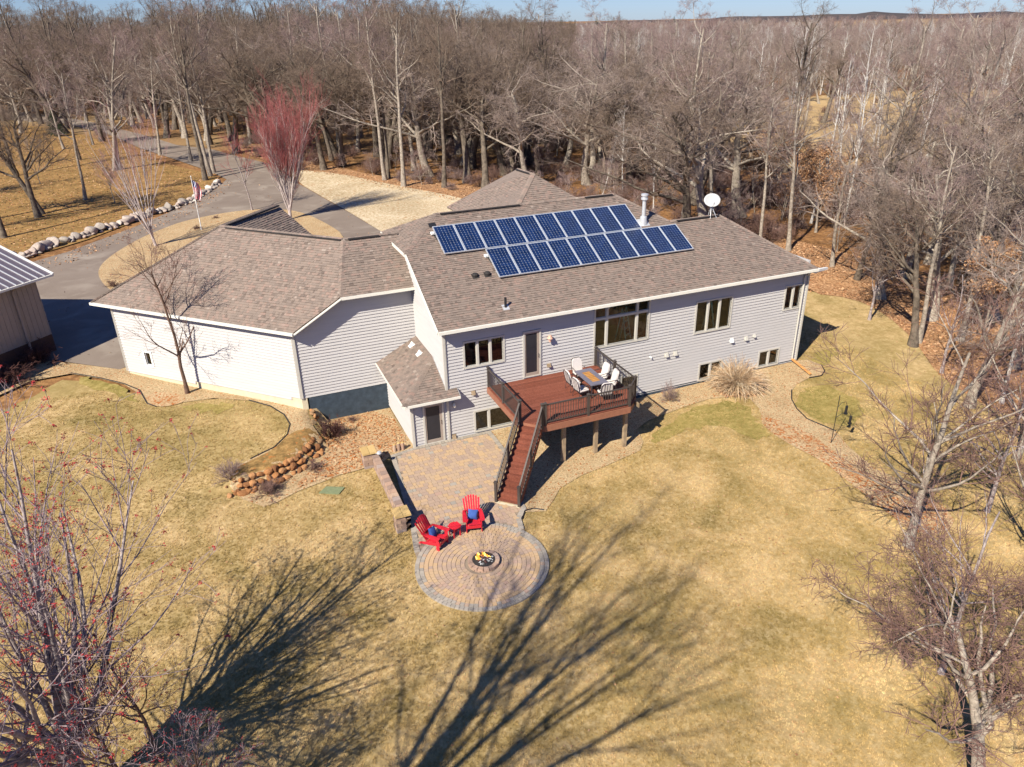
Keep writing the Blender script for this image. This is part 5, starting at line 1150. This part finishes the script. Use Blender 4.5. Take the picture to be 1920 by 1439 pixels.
# trees one can point to
put(833, 352, 'tall1', 20, 'oak_tree', 'tall grey tree at the edge of the stony yard, rightmost of the front trio')
put(757, 350, 'tall2', 20, 'oak_tree', 'tall straight grey tree behind the stony yard, middle one of the front trio')
put(722, 338, 'tall3', 20, 'oak_tree', 'tall grey tree behind the stony yard, leftmost of the front trio, touching a slimmer stem')
put(728, 334, 'tall1', 17, 'oak_tree', 'slimmer grey tree close behind the leftmost of the front trio')
put(622, 300, 'oak1', 18, 'oak_tree', 'dark spreading oak at the forest edge left of the stony yard')
put(572, 225, 'oak2', 19, 'oak_tree', 'dark gnarled oak rising behind the dense red-twigged tree')
put(385, 338, 'tall1', 21, 'oak_tree', 'leaning grey tree at the far end of the boulder wall', lean=(.0, -.12))
put(395, 330, 'tall3', 20, 'oak_tree', 'second of the three trunks at the far end of the boulder wall')
put(401, 324, 'tall2', 18, 'oak_tree', 'third, slimmest of the three trunks at the far end of the boulder wall', lean=(0, .08))
put(358, 303, 'tall2', 17, 'oak_tree', 'short-crowned grey tree standing by the driveway bend left of the trio')
put(225, 318, 'oak3', 19, 'oak_tree', 'tall dark double-stemmed oak amid the leafy grass', lean=(0, -.1))
put(215, 320, 'tall2', 19, 'oak_tree', 'grey trunk leaning left beside the double-stemmed oak in the leafy grass', lean=(0, -.16))
put(160, 375, 'tall3', 15, 'oak_tree', 'slim grey tree standing just above the boulders near the open pale-stemmed tree', lean=(0, -.1))
put(72, 408, 'oak1', 17, 'oak_tree', 'big forked oak leaning left over the leafy grass above the boulder wall', lean=(-.05, -.16), rz=1.)
put(78, 402, 'oak2', 16, 'oak_tree', 'second trunk of the forked pair above the boulder wall, leaning right', lean=(.02, .10), rz=4.)
put(8, 446, 'tall1', 17, 'oak_tree', 'grey trunk at the left picture edge just above the boulders', lean=(0, -.2))
put(216, 380, 'sap1', 6, 'sapling', 'thin dark sapling in the leafy grass just above the boulder wall')
put(76, 345, 'sap2', 6, 'sapling', 'thin sapling at the near side of the leafy grass by the forked oak')
put(175, 272, 'tall3', 14, 'oak_tree', 'slim tree at the driveway edge right of the small spruce')
put(75, 205, 'oak2', 18, 'oak_tree', 'dark oak between the two arms of the road at upper left')
put(40, 250, 'oak3', 19, 'oak_tree', 'big dark oak on the far side of the leafy grass at upper left')
put(1100, 345, 'oak3', 19, 'oak_tree', 'very broad pale-twigged oak right behind the entry roof peak', wide=1.3)
put(1010, 330, 'oak1', 17, 'oak_tree', 'broad oak behind the left side of the entry roof peak', wide=1.2)
put(1230, 352, 'oak2', 19, 'oak_tree', 'broad oak with mossy limbs behind the flue pipe', wide=1.25)
put(1168, 372, 'aspen1', 9, 'birch_tree', 'small white birch just behind the flue pipe', )
put(1225, 400, 'aspen2', 9, 'birch_tree', 'white leaning birch between the flue pipe and the satellite dish')
put(1128, 372, 'aspen2', 7, 'birch_tree', 'short leaning white birch behind the ridge left of the flue pipe', lean=(0, -.2))
for i_a, (px, py, h, k) in enumerate(((1380, 296, 14, 'aspen2'), (1400, 300, 15, 'aspen1'), (1440, 285, 13, 'aspen2'), (1460, 310, 17, 'aspen1'), (1478, 300, 17, 'aspen1'), (1560, 320, 14, 'aspen2'), (1605, 300, 16, 'aspen1'), (1645, 280, 15, 'aspen1'), (1738, 300, 15, 'aspen1'), (1830, 310, 15, 'aspen1'))):
    put(px, py, k, h, 'aspen_tree', 'first second third fourth fifth sixth seventh eighth ninth tenth'.split()[i_a]+' pale aspen from the left along the dry meadow on the right', group='aspens by the dry meadow')
put(1425, 470, 'tall3', 13, 'oak_tree', 'slim bare tree close behind the right end of the roof'); put(1478, 470, 'tall2', 14, 'oak_tree', 'slim pale bare tree between the right roof end and the woods', lean=(0, .1))
put(1606, 525, 'tall1', 15, 'oak_tree', 'leaning dark tree at the edge of the orange leaves right of the house', lean=(0, .2))
put(1712, 648, 'oak1', 14, 'oak_tree', 'rough grey oak standing at the lawn edge right of the house shadow'); put(1722, 642, 'tall3', 13, 'oak_tree', 'grey trunk pressed against the rough oak at the lawn edge')
put(1817, 762, 'oak3', 14, 'oak_tree', 'thick grey oak at the right lawn edge among leaves', wide=.9)
put(1878, 757, 'aspen1', 12, 'birch_tree', 'white smooth trunk leaning right, next to the thick oak', lean=(0, .1)); put(1873, 665, 'tall1', 14, 'oak_tree', 'short pale trunk behind the white leaning trunk')
proto('yard1', 42, 8, .11, 'small', 'bark', 'browntwig', 1.); proto('yard2', 43, 8, .09, 'small', 'maplebark', 'browntwig', .5); 
# reddish trees
proto('red1', 31, 11.5, .22, 'vase', 'palestem', 'redtwig'); proto('red2', 32, 11, .16, 'vase2', 'palestem', 'pinktwig', 1.)
proto('redsmall', 33, 7, .08, 'small', 'maplebark', 'redtwig', .6)
put(545, 412, 'red1', 10.2, 'red_maple', 'dense vase-shaped tree with crimson twigs behind the garage roof', rz=1.2, wide=.95)
put(292, 462, 'red2', 10.6, 'red_maple', 'open pale-stemmed tree with pink twig tips by the gravel island', rz=.3, lean=(0, -.05), wide=.85)
put(473, 395, 'redsmall', 8.5, 'red_maple', 'slender sapling with red twig tips between the flag and the crimson tree', wide=.8)
for i, (px, py, k, h, lb) in enumerate(((1650, 560, 'oak3', 15.5, 'broad bare oak just inside the wood edge right of the house'), (1745, 600, 'oak3', 15.5, 'bare oak with crossing limbs behind the rough oak pair'), (1560, 500, 'tall4', 11, 'thin bare tree among brush beyond the right roof corner'), (1690, 520, 'oak3', 16.5, 'dense-crowned oak deeper in the wood above the rough oak'),
    (1800, 640, 'tall4', 13, 'bare tree between the rough oak and the thick oak'), (1860, 600, 'oak3', 16.5, 'big spreading oak near the right edge above the white trunk'), (1900, 690, 'oak3', 12, 'low-branched oak at the right edge beside the white trunk'), (1780, 540, 'tall3', 13, 'slender bare tree deep behind the thick oak'), (1630, 600, 'yard2', 7, 'small bare tree at the lawn edge amid orange leaves'), (1765, 700, 'yard2', 7, 'small bare tree at the lawn edge left of the thick oak'),
    (1905, 860, 'yard1', 9, 'bare tree right of the lawn with low wide twigs'), (1850, 960, 'yard2', 7, 'bare tree near the right edge beyond the leaf drift'))): put(px, py, k, h, 'oak_tree' if k[0] == 'o' else 'woodland_tree', lb, wide=1.15)
for px, py, k, h, lb in ((150, 300, 'tall1', 16, 'dark leaning tree by the far edge of the leafy grass'), (-60, 420, 'oak1', 17, 'oak outside the left picture edge shading the leafy grass'), (-170, 380, 'oak2', 18, 'second oak beyond the left picture edge'), (-250, 470, 'tall1', 18, 'third tree beyond the left picture edge'), (300, 290, 'tall2', 16, 'slim tree by the driveway in the leafy grass'), (120, 280, 'tall3', 15, 'slim grey tree in the leafy grass below the small spruce'), (30, 330, 'tall1', 17, 'dark trunk at the left edge of the leafy grass')):
    put(px, py, k, h, 'oak_tree', lb, lean=(0, -.06))
# spruces
def spruce(px, py, h, lb):
    x, y = G(px, py); placed.append((x, y)); z = float(H(x, y)); t = thing('spruce_tree', (x, y, z), lb, 'tree'); b = MB(); b.tube([(x, y, z-.1), (x, y, z+h)], [.12, .02], 7); b.build('trunk', M['brownbark'], t)
    r = np.random.default_rng(int(px)); n = 190; k = np.arange(n)/n; zz = z+.3+(h-.35)*k; a = k*n*2.4; L = (1-k)**.9*h*.34+.1; st = np.c_[np.full(n, x), np.full(n, y), zz]; d = np.c_[np.cos(a), np.sin(a), np.full(n, -.1)]
    P, R = grow(r, st, d, L, np.full(n, .02), np.full(n, .005), 4, .06, .02); s, d2, L2, R2 = spawn(r, P, R, 12, .15, 1, 30, 60, .4, .6, L, .5, .02); P2, R2_ = grow(r, s, d2, L2, np.full(len(s), .035), np.full(len(s), .012), 3, .1, 0)
    V_, F_ = join([tubes(P, R, 3), tubes(P2, R2_, 4)]); off = np.array([x, y, z]); o = link('crown', np_mesh('crown', V_-off, F_, M['needle']), t)
spruce(108, 256, 4.6, 'small dark spruce beside the driveway at upper left'); spruce(48, 196, 4.8, 'small dark spruce between the driveway and the pale road'); spruce(1405, 235, 7, 'dark spruce half hidden by pale aspens on the right')
for i, (px, h) in enumerate(((952, 21), (985, 23), (1052, 22), (1118, 21), (1160, 22), (1262, 19))): spruce(px, 66, h, ('first', 'second', 'third', 'fourth', 'fifth', 'sixth')[i]+' far dark conifer from the left, showing above the woods at the horizon')
# the garden trees
proto('garage', 41, 9.0, .11, 'small', 'brownbark', 'browntwig', .7); put(352, 738, 'garage', 8.6, 'garden_tree', 'slender bare brown tree in the gravel in front of the long garage wall', rz=2.0, lean=(0, -.04))
proto('big1', 44, 9, .17, 'oak', 'bark', 'browntwig', 1.)
put(1703, 1024, 'yard1', 9.8, 'garden_tree', 'bare grey tree with reddish twigs in the lawn beside the leaf drift', rz=.5, lean=(.0, .02), wide=1.25)
put(1722, 985, 'yard2', 6.0, 'garden_tree', 'smaller bare tree just right of the grey one beside the leaf drift', rz=3., lean=(0, .12))
put(1764, 1262, 'yard2', 7.4, 'garden_tree', 'pale slim-stemmed bare tree behind the thick foreground tree at lower right', rz=1.)
put(1830, 1500, 'big1', 8.6, 'garden_tree', 'thick many-limbed bare tree in the lower right corner', rz=2.2, wide=1.3)
put(1960, 1330, 'big1', 8.5, 'garden_tree', 'bare tree cut by the right picture edge, casting tangled shade', rz=4., wide=1.)
put(1935, 1100, 'yard1', 9, 'garden_tree', 'bare tree at the right picture edge above the thick one', rz=5.)
proto('fore', 57, 9.5, .22, 'maple', 'maplebark', 'mapletwig', 1., buds=13000); proto('fore2', 52, 5.5, .06, 'small', 'brownbark', 'mapletwig', .6, buds=1400)
x, y = -14.9, -14.3; plant('fore', x, y, 10.2, 'maple_tree', 'large foreground maple with many pale stems and red buds at lower left', rz=.8, wide=1.18, lean=(-.05, -.03)); placed.append((x, y))
for px, py, h, lb in ((300, 1425, 5.6, 'tall thin dark-stemmed sapling right of the big foreground maple'), (275, 1560, 6.4, 'thin budding sapling at the bottom edge beside the big maple'), (395, 1600, 5.0, 'low budding sapling leaning over the bottom edge of the lawn')):
    put(px, py, 'fore2', h, 'maple_sapling', lb, lean=(0, .06))
proto('shade', 61, 24, .34, 'shade', 'bark', 'twig2')
for x, y, h, rz, lb in ((-18.2, -25.2, 24, 1., 'tall bare tree beside the viewpoint whose long fan-shaped shadow lies across the lawn'), (-22.9, -22.7, 17, 3.4, 'bare tree left of the viewpoint that throws the left-hand part of the fan shadow')): plant('shade', x, y, h, 'shade_tree', lb, rz=rz)
# shrubs
proto('bush1', 71, 1.2, .03, 'shrub', 'darktwig', 'darktwig'); proto('bush2', 72, 1.2, .03, 'shrub', 'brownbark', 'browntwig'); proto('bush3', 73, 2.2, .03, 'shrub', 'brownbark', 'twig2'); proto('bush4', 74, 2.2, .03, 'shrub', 'brownbark', 'browntwig')
for px, py, k, h, w, lb in ((620, 822, 'bush1', 1.5, .95, 'dark purple-red barberry bush at the top of the fieldstone wall'), (503, 925, 'bush2', .8, 1.7, 'low brown twiggy shrub at the foot of the fieldstone wall, larger one'), (592, 880, 'bush2', .55, 1.6, 'small brown twiggy shrub at the foot of the fieldstone wall'),
                            (432, 900, 'bush3', 1.2, 1.1, 'grey-purple bare shrub at the left end of the fieldstone wall'), (1255, 752, 'bush3', 1.5, .6, 'thin bare shrub against the house wall right of the deck'), (212, 538, 'bush2', .7, 1.3, 'small brown shrub at the tip of the gravel island'),
                            (370, 430, 'bush2', .5, 1.6, 'low dark plant in the gravel island behind the flagpole'), (405, 410, 'bush2', .4, 1.6, 'low dark plant at the far edge of the gravel island'), (66, 685, 'bush1', 1.7, 1.4, 'dark red bush against the foot of the barn'), (20, 720, 'bush1', 1.5, 1.6, 'dark red bush near the barn at the left picture edge'),
                            (660, 790, 'bush2', .35, 1.7, 'tiny dry plant in the leaf-strewn bed under the blue foundation')):
    x, y = G(px, py); plant(k, x, y, h, 'shrub', lb, 'shrub', wide=w)
# clump of ornamental grass
r = np.random.default_rng(8); x0, y0 = 16.3, -1.25; n = 1500; a = r.uniform(0, 6.28, n); q = .35*np.sqrt(r.random(n)); st = np.c_[q*np.cos(a), q*np.sin(a), np.zeros(n)]; sp = r.uniform(.1, .9, n); d = np.c_[np.cos(a)*sp, np.sin(a)*sp, np.ones(n)]
P, R = grow(r, st, d, r.uniform(.8, 1.95, n), np.full(n, .015), np.full(n, .006), 7, .10, -.24); V_, F_ = tubes(P, R, 3)
t = thing('ornamental_grass', (x0, y0, float(H(x0, y0))), 'large arching clump of straw-coloured ornamental grass against the rear wall', 'ornamental grass')
o = link('blades', np_mesh('blades', V_, F_, M['straw'], r=np.repeat(r.random(n), 18)), t); o['kind'] = 'stuff'
# ---- the woods: trees as individuals near, one mass far off
cands = []
f2 = np.array([math.sin(PSI), math.cos(PSI)]); r2 = np.array([math.cos(PSI), -math.sin(PSI)])
rf = np.random.default_rng(21)
for d in np.arange(46, 172, 4.6):
    w_ = .80*d; 
    for u in np.arange(-w_, w_, 4.9+d*.014):
        p = CAM[:2]+f2*(d+rf.uniform(-2, 2))+r2*(u+rf.uniform(-2.2, 2.2)); cands.append((p[0], p[1], d, u/d))
keys = ['oak1', 'oak2', 'oak3', 'tall1', 'tall2', 'tall3']; names = {'o': 'oak_tree', 't': 'woodland_tree'}
cnt = 0; extra = []; woods = {}
for x, y, d, s_ in cands:
    if blocked(x, y, 1.5) or not far_enough(x, y, 2.6): continue
    px, py, dep = (float(v[0]) for v in project((x, y, 0)))
    if px < -150 or px > 2080: continue
    if py > 590 or (py > 380 and px < 1250): continue
    md = inside(MEAD, [x], [y])[0]
    if md and rf.random() < .8: continue
    if 1330 < px < 1760 and 290 < py < 410 and rf.random() < .6: continue
    if py < 262 and px < 470 and rf.random() < .2: continue
    if cnt < 212: 
        k = keys[int(6*rf.random()**2.2)] if s_ < .35 or rf.random() < .5 else ('aspen1', 'aspen2', 'tall1')[rf.integers(0, 3)]
        if px > 1050 and rf.random() < .75: k = {'oak1': 'oak3', 'oak2': 'oak3', 'tall1': 'tall4', 'tall2': 'tall3'}.get(k, k)
        if rf.random() < .04 and px > 900: k = 'leafy'
        if d < 62 and px > 1450: k = ('tall1', 'tall3', 'oak2', 'sap1')[rf.integers(0, 4)]
        hs = .85+.15*float(sst((1150-px)/300)); h = {'l': rf.uniform(5, 8), 'a': rf.uniform(11, 15), 's': rf.uniform(5, 8)}.get(k[0], rf.uniform(18, 22.5)*hs)
        reg = 'left of the driveway' if px < 420 else ('behind the stony yard' if px < 930 else ('behind the house' if px < 1350 else 'right of the house'))
        kind = {'o': 'spreading bare oak', 't': 'tall bare grey tree', 'a': 'pale-barked aspen', 'l': 'small leafy oak', 's': 'thin bare sapling'}[k[0]]
        dist = 'front' if d < 75 else ('middle' if d < 115 else 'far')
        tt = plant(k, x, y, h, {'o': 'oak_tree', 't': 'woodland_tree', 'a': 'aspen_tree', 'l': 'young_oak', 's': 'sapling'}[k[0]], kind, group=f'{kind}s, {dist} woods {reg}', wide=rf.uniform(1.15, 1.5) if k[0] == 'o' else rf.uniform(1., 1.2), lean=tuple(rf.normal(0, .05, 2)))
        woods.setdefault((kind, dist, reg), []).append((px, tt))
        placed.append((x, y)); cnt += 1
    else: extra.append((x, y))
ORD = 'first second third fourth fifth sixth seventh eighth ninth tenth eleventh twelfth thirteenth fourteenth fifteenth sixteenth seventeenth eighteenth nineteenth twentieth'.split()+['twenty-'+w for w in 'first second third fourth fifth sixth seventh eighth ninth'.split()]+['thirtieth']+['thirty-'+w for w in 'first second third fourth fifth sixth seventh eighth ninth'.split()]+['fortieth']+['forty-'+w for w in 'first second third fourth fifth sixth seventh eighth ninth'.split()]
for (kind, dist, reg), L_w in woods.items():
    for i, (px, tt) in enumerate(sorted(L_w, key=lambda q: q[0])):
        tt['label'] = f'{ORD[min(i, 48)]} {kind} from the left in the {dist} woods {reg}' if len(L_w) > 1 else f'the only {kind} in the {dist} woods {reg}'
print('individual trees', cnt, len(extra))
LB = ['leafy orange-brown young oak above the satellite dish', 'leafy young oak farthest back by the meadow edge', 'leafy young oak just beyond the right roof end', 'leafy orange oak nearest the right roof end', 'leafy young oak among trunks below the meadow', 'leafy young oak at the near meadow edge', 'leafy young oak by the orange wood-edge leaves', 'leafy young oak deep at the far right', 'small leafy young oak above the thick oak']
for px, py in ((1410, 372), (1450, 350), (1540, 380), (1500, 395), (1590, 400), (1620, 372), (1665, 520), (1790, 500), (1840, 640)):
    x, y = G(px, py); plant('leafy', x, y, rf.uniform(4.5, 7), 'young_oak', LB.pop(0)+' in the woods right of the house', group='young oaks with leaves right of the house')
# far wood and undergrowth through geometry nodes
def scatter(name, pts, sources, label, scl):
    P = np.array(pts, np.float32); n = len(P); me = bpy.data.meshes.new(name); me.vertices.add(n); me.vertices.foreach_set('co', P.ravel())
    a = me.attributes.new('scl', 'FLOAT', 'POINT'); a.data.foreach_set('value', scl.astype(np.float32)); a = me.attributes.new('rz', 'FLOAT', 'POINT'); a.data.foreach_set('value', rf.uniform(0, 6.28, n).astype(np.float32))
    a = me.attributes.new('pick', 'INT', 'POINT'); a.data.foreach_set('value', rf.integers(0, len(sources), n).astype(np.int32))
    o = link(name, me); tag(o, label, kind='stuff'); ng = bpy.data.node_groups.new(name, 'GeometryNodeTree'); ng.interface.new_socket('Geometry', in_out='INPUT', socket_type='NodeSocketGeometry'); ng.interface.new_socket('Geometry', in_out='OUTPUT', socket_type='NodeSocketGeometry')
    N = ng.nodes; gi, go = N.new('NodeGroupInput'), N.new('NodeGroupOutput'); ip = N.new('GeometryNodeInstanceOnPoints'); jn = N.new('GeometryNodeJoinGeometry'); ip.inputs['Pick Instance'].default_value = True
    for so_ in reversed(sources):
        oi = N.new('GeometryNodeObjectInfo'); oi.inputs['Object'].default_value = so_; oi.inputs['As Instance'].default_value = True; ng.links.new(oi.outputs['Geometry'], jn.inputs[0])
    def named(nm, ty): q = N.new('GeometryNodeInputNamedAttribute'); q.data_type = ty; q.inputs[0].default_value = nm; return q.outputs[0]
    cx = N.new('ShaderNodeCombineXYZ'); ng.links.new(named('rz', 'FLOAT'), cx.inputs[2]); ng.links.new(gi.outputs[0], ip.inputs['Points']); ng.links.new(jn.outputs[0], ip.inputs['Instance']); ng.links.new(named('pick', 'INT'), ip.inputs['Instance Index'])
    ng.links.new(cx.outputs[0], ip.inputs['Rotation']); ng.links.new(named('scl', 'FLOAT'), ip.inputs['Scale']); ng.links.new(ip.outputs[0], go.inputs[0]); m = o.modifiers.new('scatter', 'NODES'); m.node_group = ng; return o
def far_src(seed, kind, h, tr, mt, mc, dens, nm='woodland_mass'):
    (tv, tf), (cv, cf), tips, mids = tree_mesh(seed, h, tr, kind, dens); V_, F_ = join([(tv, tf), (cv, cf)]); me = np_mesh(nm, V_, F_, [M[mt], M[mc]]); mi = np.zeros(len(F_), np.int32); mi[len(tf):] = 1; me.polygons.foreach_set('material_index', mi)
    return bpy.data.objects.new(nm, me)
fs = [far_src(81, 'oak', 15, .2, 'bark', 'twig', .8), far_src(82, 'tall', 15, .18, 'bark', 'twig2', .8), far_src(83, 'aspen', 14, .14, 'palebark', 'paletwig', 1.), far_src(84, 'oak', 15, .24, 'bark', 'twig2', .8)]
fd = [far_src(85, 'oak', 15, .25, 'darkbark', 'twigd', .8), far_src(86, 'tall', 15, .24, 'darkbark', 'twigd', .8), far_src(87, 'oak', 15, .24, 'bark', 'twig2', .8)]
pts = [(x, y, float(H(x, y))) for x, y in extra]; d = 172
while d < 1500:
    sp = 5.2+(d-172)*.018; u = -.78*d
    while u < .78*d:
        p = CAM[:2]+f2*(d+rf.uniform(-.5, .5)*sp)+r2*(u+rf.uniform(-.5, .5)*sp); u += sp
        if inside(MEAD, [p[0]], [p[1]])[0] and rf.random() < .8: continue
        if inside([(520, 420), (1500, 700), (2200, 1500), (900, 1500)], [p[0]], [p[1]])[0]: continue
        pts.append((p[0], p[1], float(H(p[0], p[1]))))
    d += sp
pl_ = [q for q in pts if project((q[0], q[1], 0))[0][0] < 1080]; pr_ = [q for q in pts if project((q[0], q[1], 0))[0][0] >= 1080]
scatter('far_woods', pl_, fd, 'dark bare woods behind the front trees, left and centre', rf.uniform(.86, 1.12, len(pl_))*np.array([1+.48*float(sst((1120-project((q[0], q[1], 0))[0][0])/380)) for q in pl_]))
scatter('far_woods', pr_, fs, 'bare grey-purple woods stretching to the horizon on the right', rf.uniform(.92, 1.14, len(pr_)))
us = [far_src(91, 'shrub', 2.4, .04, 'brownbark', 'browntwig', 1., 'brush'), far_src(92, 'small', 4, .04, 'bark', 'twig2', .5, 'brush'), far_src(93, 'shrub', 2.0, .03, 'brownbark', 'twig2', 1., 'brush')]
pts = []
for _ in range(9000):
    d = 40+170*rf.random()**.8; u = rf.uniform(-.8, .8)*d; p = CAM[:2]+f2*d+r2*u
    if blocked(p[0], p[1], .8) or (inside(MEAD, [p[0]], [p[1]])[0] and rf.random() < .9): continue
    px, py, _d = (float(v[0]) for v in project((p[0], p[1], 0)))
    if py > 560 or (py > 470 and rf.random() < .6) or (px < 480 and py > 165 and rf.random() < .75): continue
    dens_ = math.sin(p[0]*.13)*math.sin(p[1]*.11+1)
    if rf.random() > .55+.45*dens_+ (.25 if px > 1150 else 0): continue
    pts.append((p[0], p[1], float(H(p[0], p[1]))))
    if len(pts) > 1700: break
scatter('undergrowth', pts, us, 'tangled reddish-brown bare brush under the trees', rf.uniform(.5, 1.15, len(pts)))
# loose leaves lying on the grass and gravel
def strew(name, poly, n, size, zoff, label):
    xs = [p[0] for p in poly]; ys = [p[1] for p in poly]; x = rf.uniform(min(xs), max(xs), n*3); y = rf.uniform(min(ys), max(ys), n*3); m = inside(poly, x, y); x, y = x[m][:n], y[m][:n]
    V_, F_ = quads(rf, np.c_[x, y, H(x, y)+zoff], size, .12); o = link(name, np_mesh(name, V_, F_, M['leaf'], r=rf.random(len(x)))); tag(o, label, kind='stuff')
strew('fallen_leaves', g((60, 492), (130, 472), (250, 427), (330, 393), (402, 356), (425, 337), (440, 345), (410, 375), (340, 410), (260, 445), (140, 492), (70, 510)), 1300, .06, .06, 'brown leaves blown along the driveway below the boulders')
strew('fallen_leaves', DRIVE, 900, .05, .05, 'stray leaves on the driveway')
# real blades over the lawn
def tuft(name, mat):
    V_, F_ = [], []; r = np.random.default_rng(5)
    for i in range(11):
        a = r.uniform(0, 6.28); p = r.uniform(-.035, .035, 2); w = .0045; h = r.uniform(.025, .06); l = r.uniform(.01, .05); c, s = math.cos(a), math.sin(a); n = len(V_)
        V_ += [(p[0]-s*w, p[1]+c*w, 0), (p[0]+s*w, p[1]-c*w, 0), (p[0]+c*l, p[1]+s*l, h)]; F_.append((n, n+1, n+2))
    return bpy.data.objects.new(name, np_mesh(name, V_, F_, mat))
n = 330000; x = rf.uniform(-24, 26, n); y = rf.uniform(-25, 12, n); dd = np.hypot(x-CAM[0], y-CAM[1]); m = inside(LAWN, x, y)&(rf.random(n) < 1.15-dd/60)
px_, py_, _ = project(np.c_[x, y, np.zeros(n)]); m &= (px_ > -60)&(px_ < 1980)&(py_ < 1500)&~inside(BED1, x, y)&~inside(BED2, x, y)&~inside(PO, x, y)&(np.hypot(x-CC[0], y-CC[1]) > CR+.04)
x, y = x[m], y[m]; scatter('lawn_blades', np.c_[x, y, H(x, y)+.0], [tuft('blades', M['blade']), tuft('blades', M['blade2'])], 'dry tufts of dormant lawn grass', rf.uniform(.7, 1.5, len(x)))
print('tufts', len(x))
# plastic edging round the beds
def edging(P, lb):
    P = np.array(P); b = MB(); b.tube(np.c_[P, H(P[:, 0], P[:, 1])+.05], .03, 6); o = b.build('lawn_edging', M['black']); tag(o, lb, 'edging')
edging(g((133, 701), (187, 710), (233, 721), (262, 733), (276, 758), (293, 764)), 'thin dark edging between lawn and gravel at the left corner of the garage')
edging(g((467, 752), (507, 763), (533, 779), (544, 797), (539, 816), (515, 840), (470, 862)), 'thin dark curved edging around the lawn by the fieldstone wall')
edging(g((1517, 710), (1540, 706), (1546, 697), (1540, 686)), 'short dark edging round the gravel at the right house corner'); edging(g((1484, 733), (1484, 750), (1493, 767), (1513, 787), (1567, 810)), 'dark edging along the right side of the gravel path')
edging(g((979, 975), (984, 960), (1000, 955), (1020, 958)), 'dark edging curling round the foot of the stairs')
strew('fallen_leaves', [(15.0, -.6), (17.7, -.6), (18., -1.9), (16.6, -2.5), (15., -2.0)], 900, .05, .07, 'orange leaves gathered round the ornamental grass clump')
strew('fallen_leaves', LAWN, 4200, .028, .04, 'brown leaves scattered thinly over the lawn')
strew('fallen_leaves', smooth_poly([(-5.3, 4.9), (-1.9, 4.95), (-1.9, .2), (-3.0, .0), (-4.3, -.9)] + g((640, 892), (600, 900), (540, 925), (620, 850), (612, 815)), 1), 1000, .04, .08, 'rust-coloured leaves piled in the bed below the blue foundation')
strew('fallen_leaves', smooth_poly(g((1425, 780), (1475, 795), (1520, 815), (1565, 850), (1600, 880), (1680, 925), (1760, 940), (1800, 990), (1720, 1010), (1660, 960), (1590, 905), (1540, 865), (1470, 830), (1430, 800)), 1), 800, .035, .08, 'drift of orange leaves along the gravel path')
strew('fallen_leaves', g((1517, 549), (1600, 560), (1660, 589), (1720, 645), (1760, 705), (1850, 765), (1950, 795), (2050, 700), (1900, 560), (1700, 505), (1560, 470), (1450, 440)), 9000, .06, .05, 'orange-brown leaves under the trees right of the house')
strew('fallen_leaves', g((430, 262), (560, 300), (640, 316), (720, 332), (840, 345), (930, 355), (920, 380), (870, 380), (720, 350), (640, 330), (560, 322), (440, 282)), 5000, .07, .05, 'orange leaves along the wood edge behind the stony yard')
strew('fallen_leaves', g((-250, 510), (0, 492), (330, 384), (416, 337), (325, 310), (195, 264), (0, 232), (-300, 235)), 20000, .06, .05, 'golden leaves lying in the grass above the boulder wall')
print('unique faces', sum(len(m.polygons) for m in bpy.data.meshes))
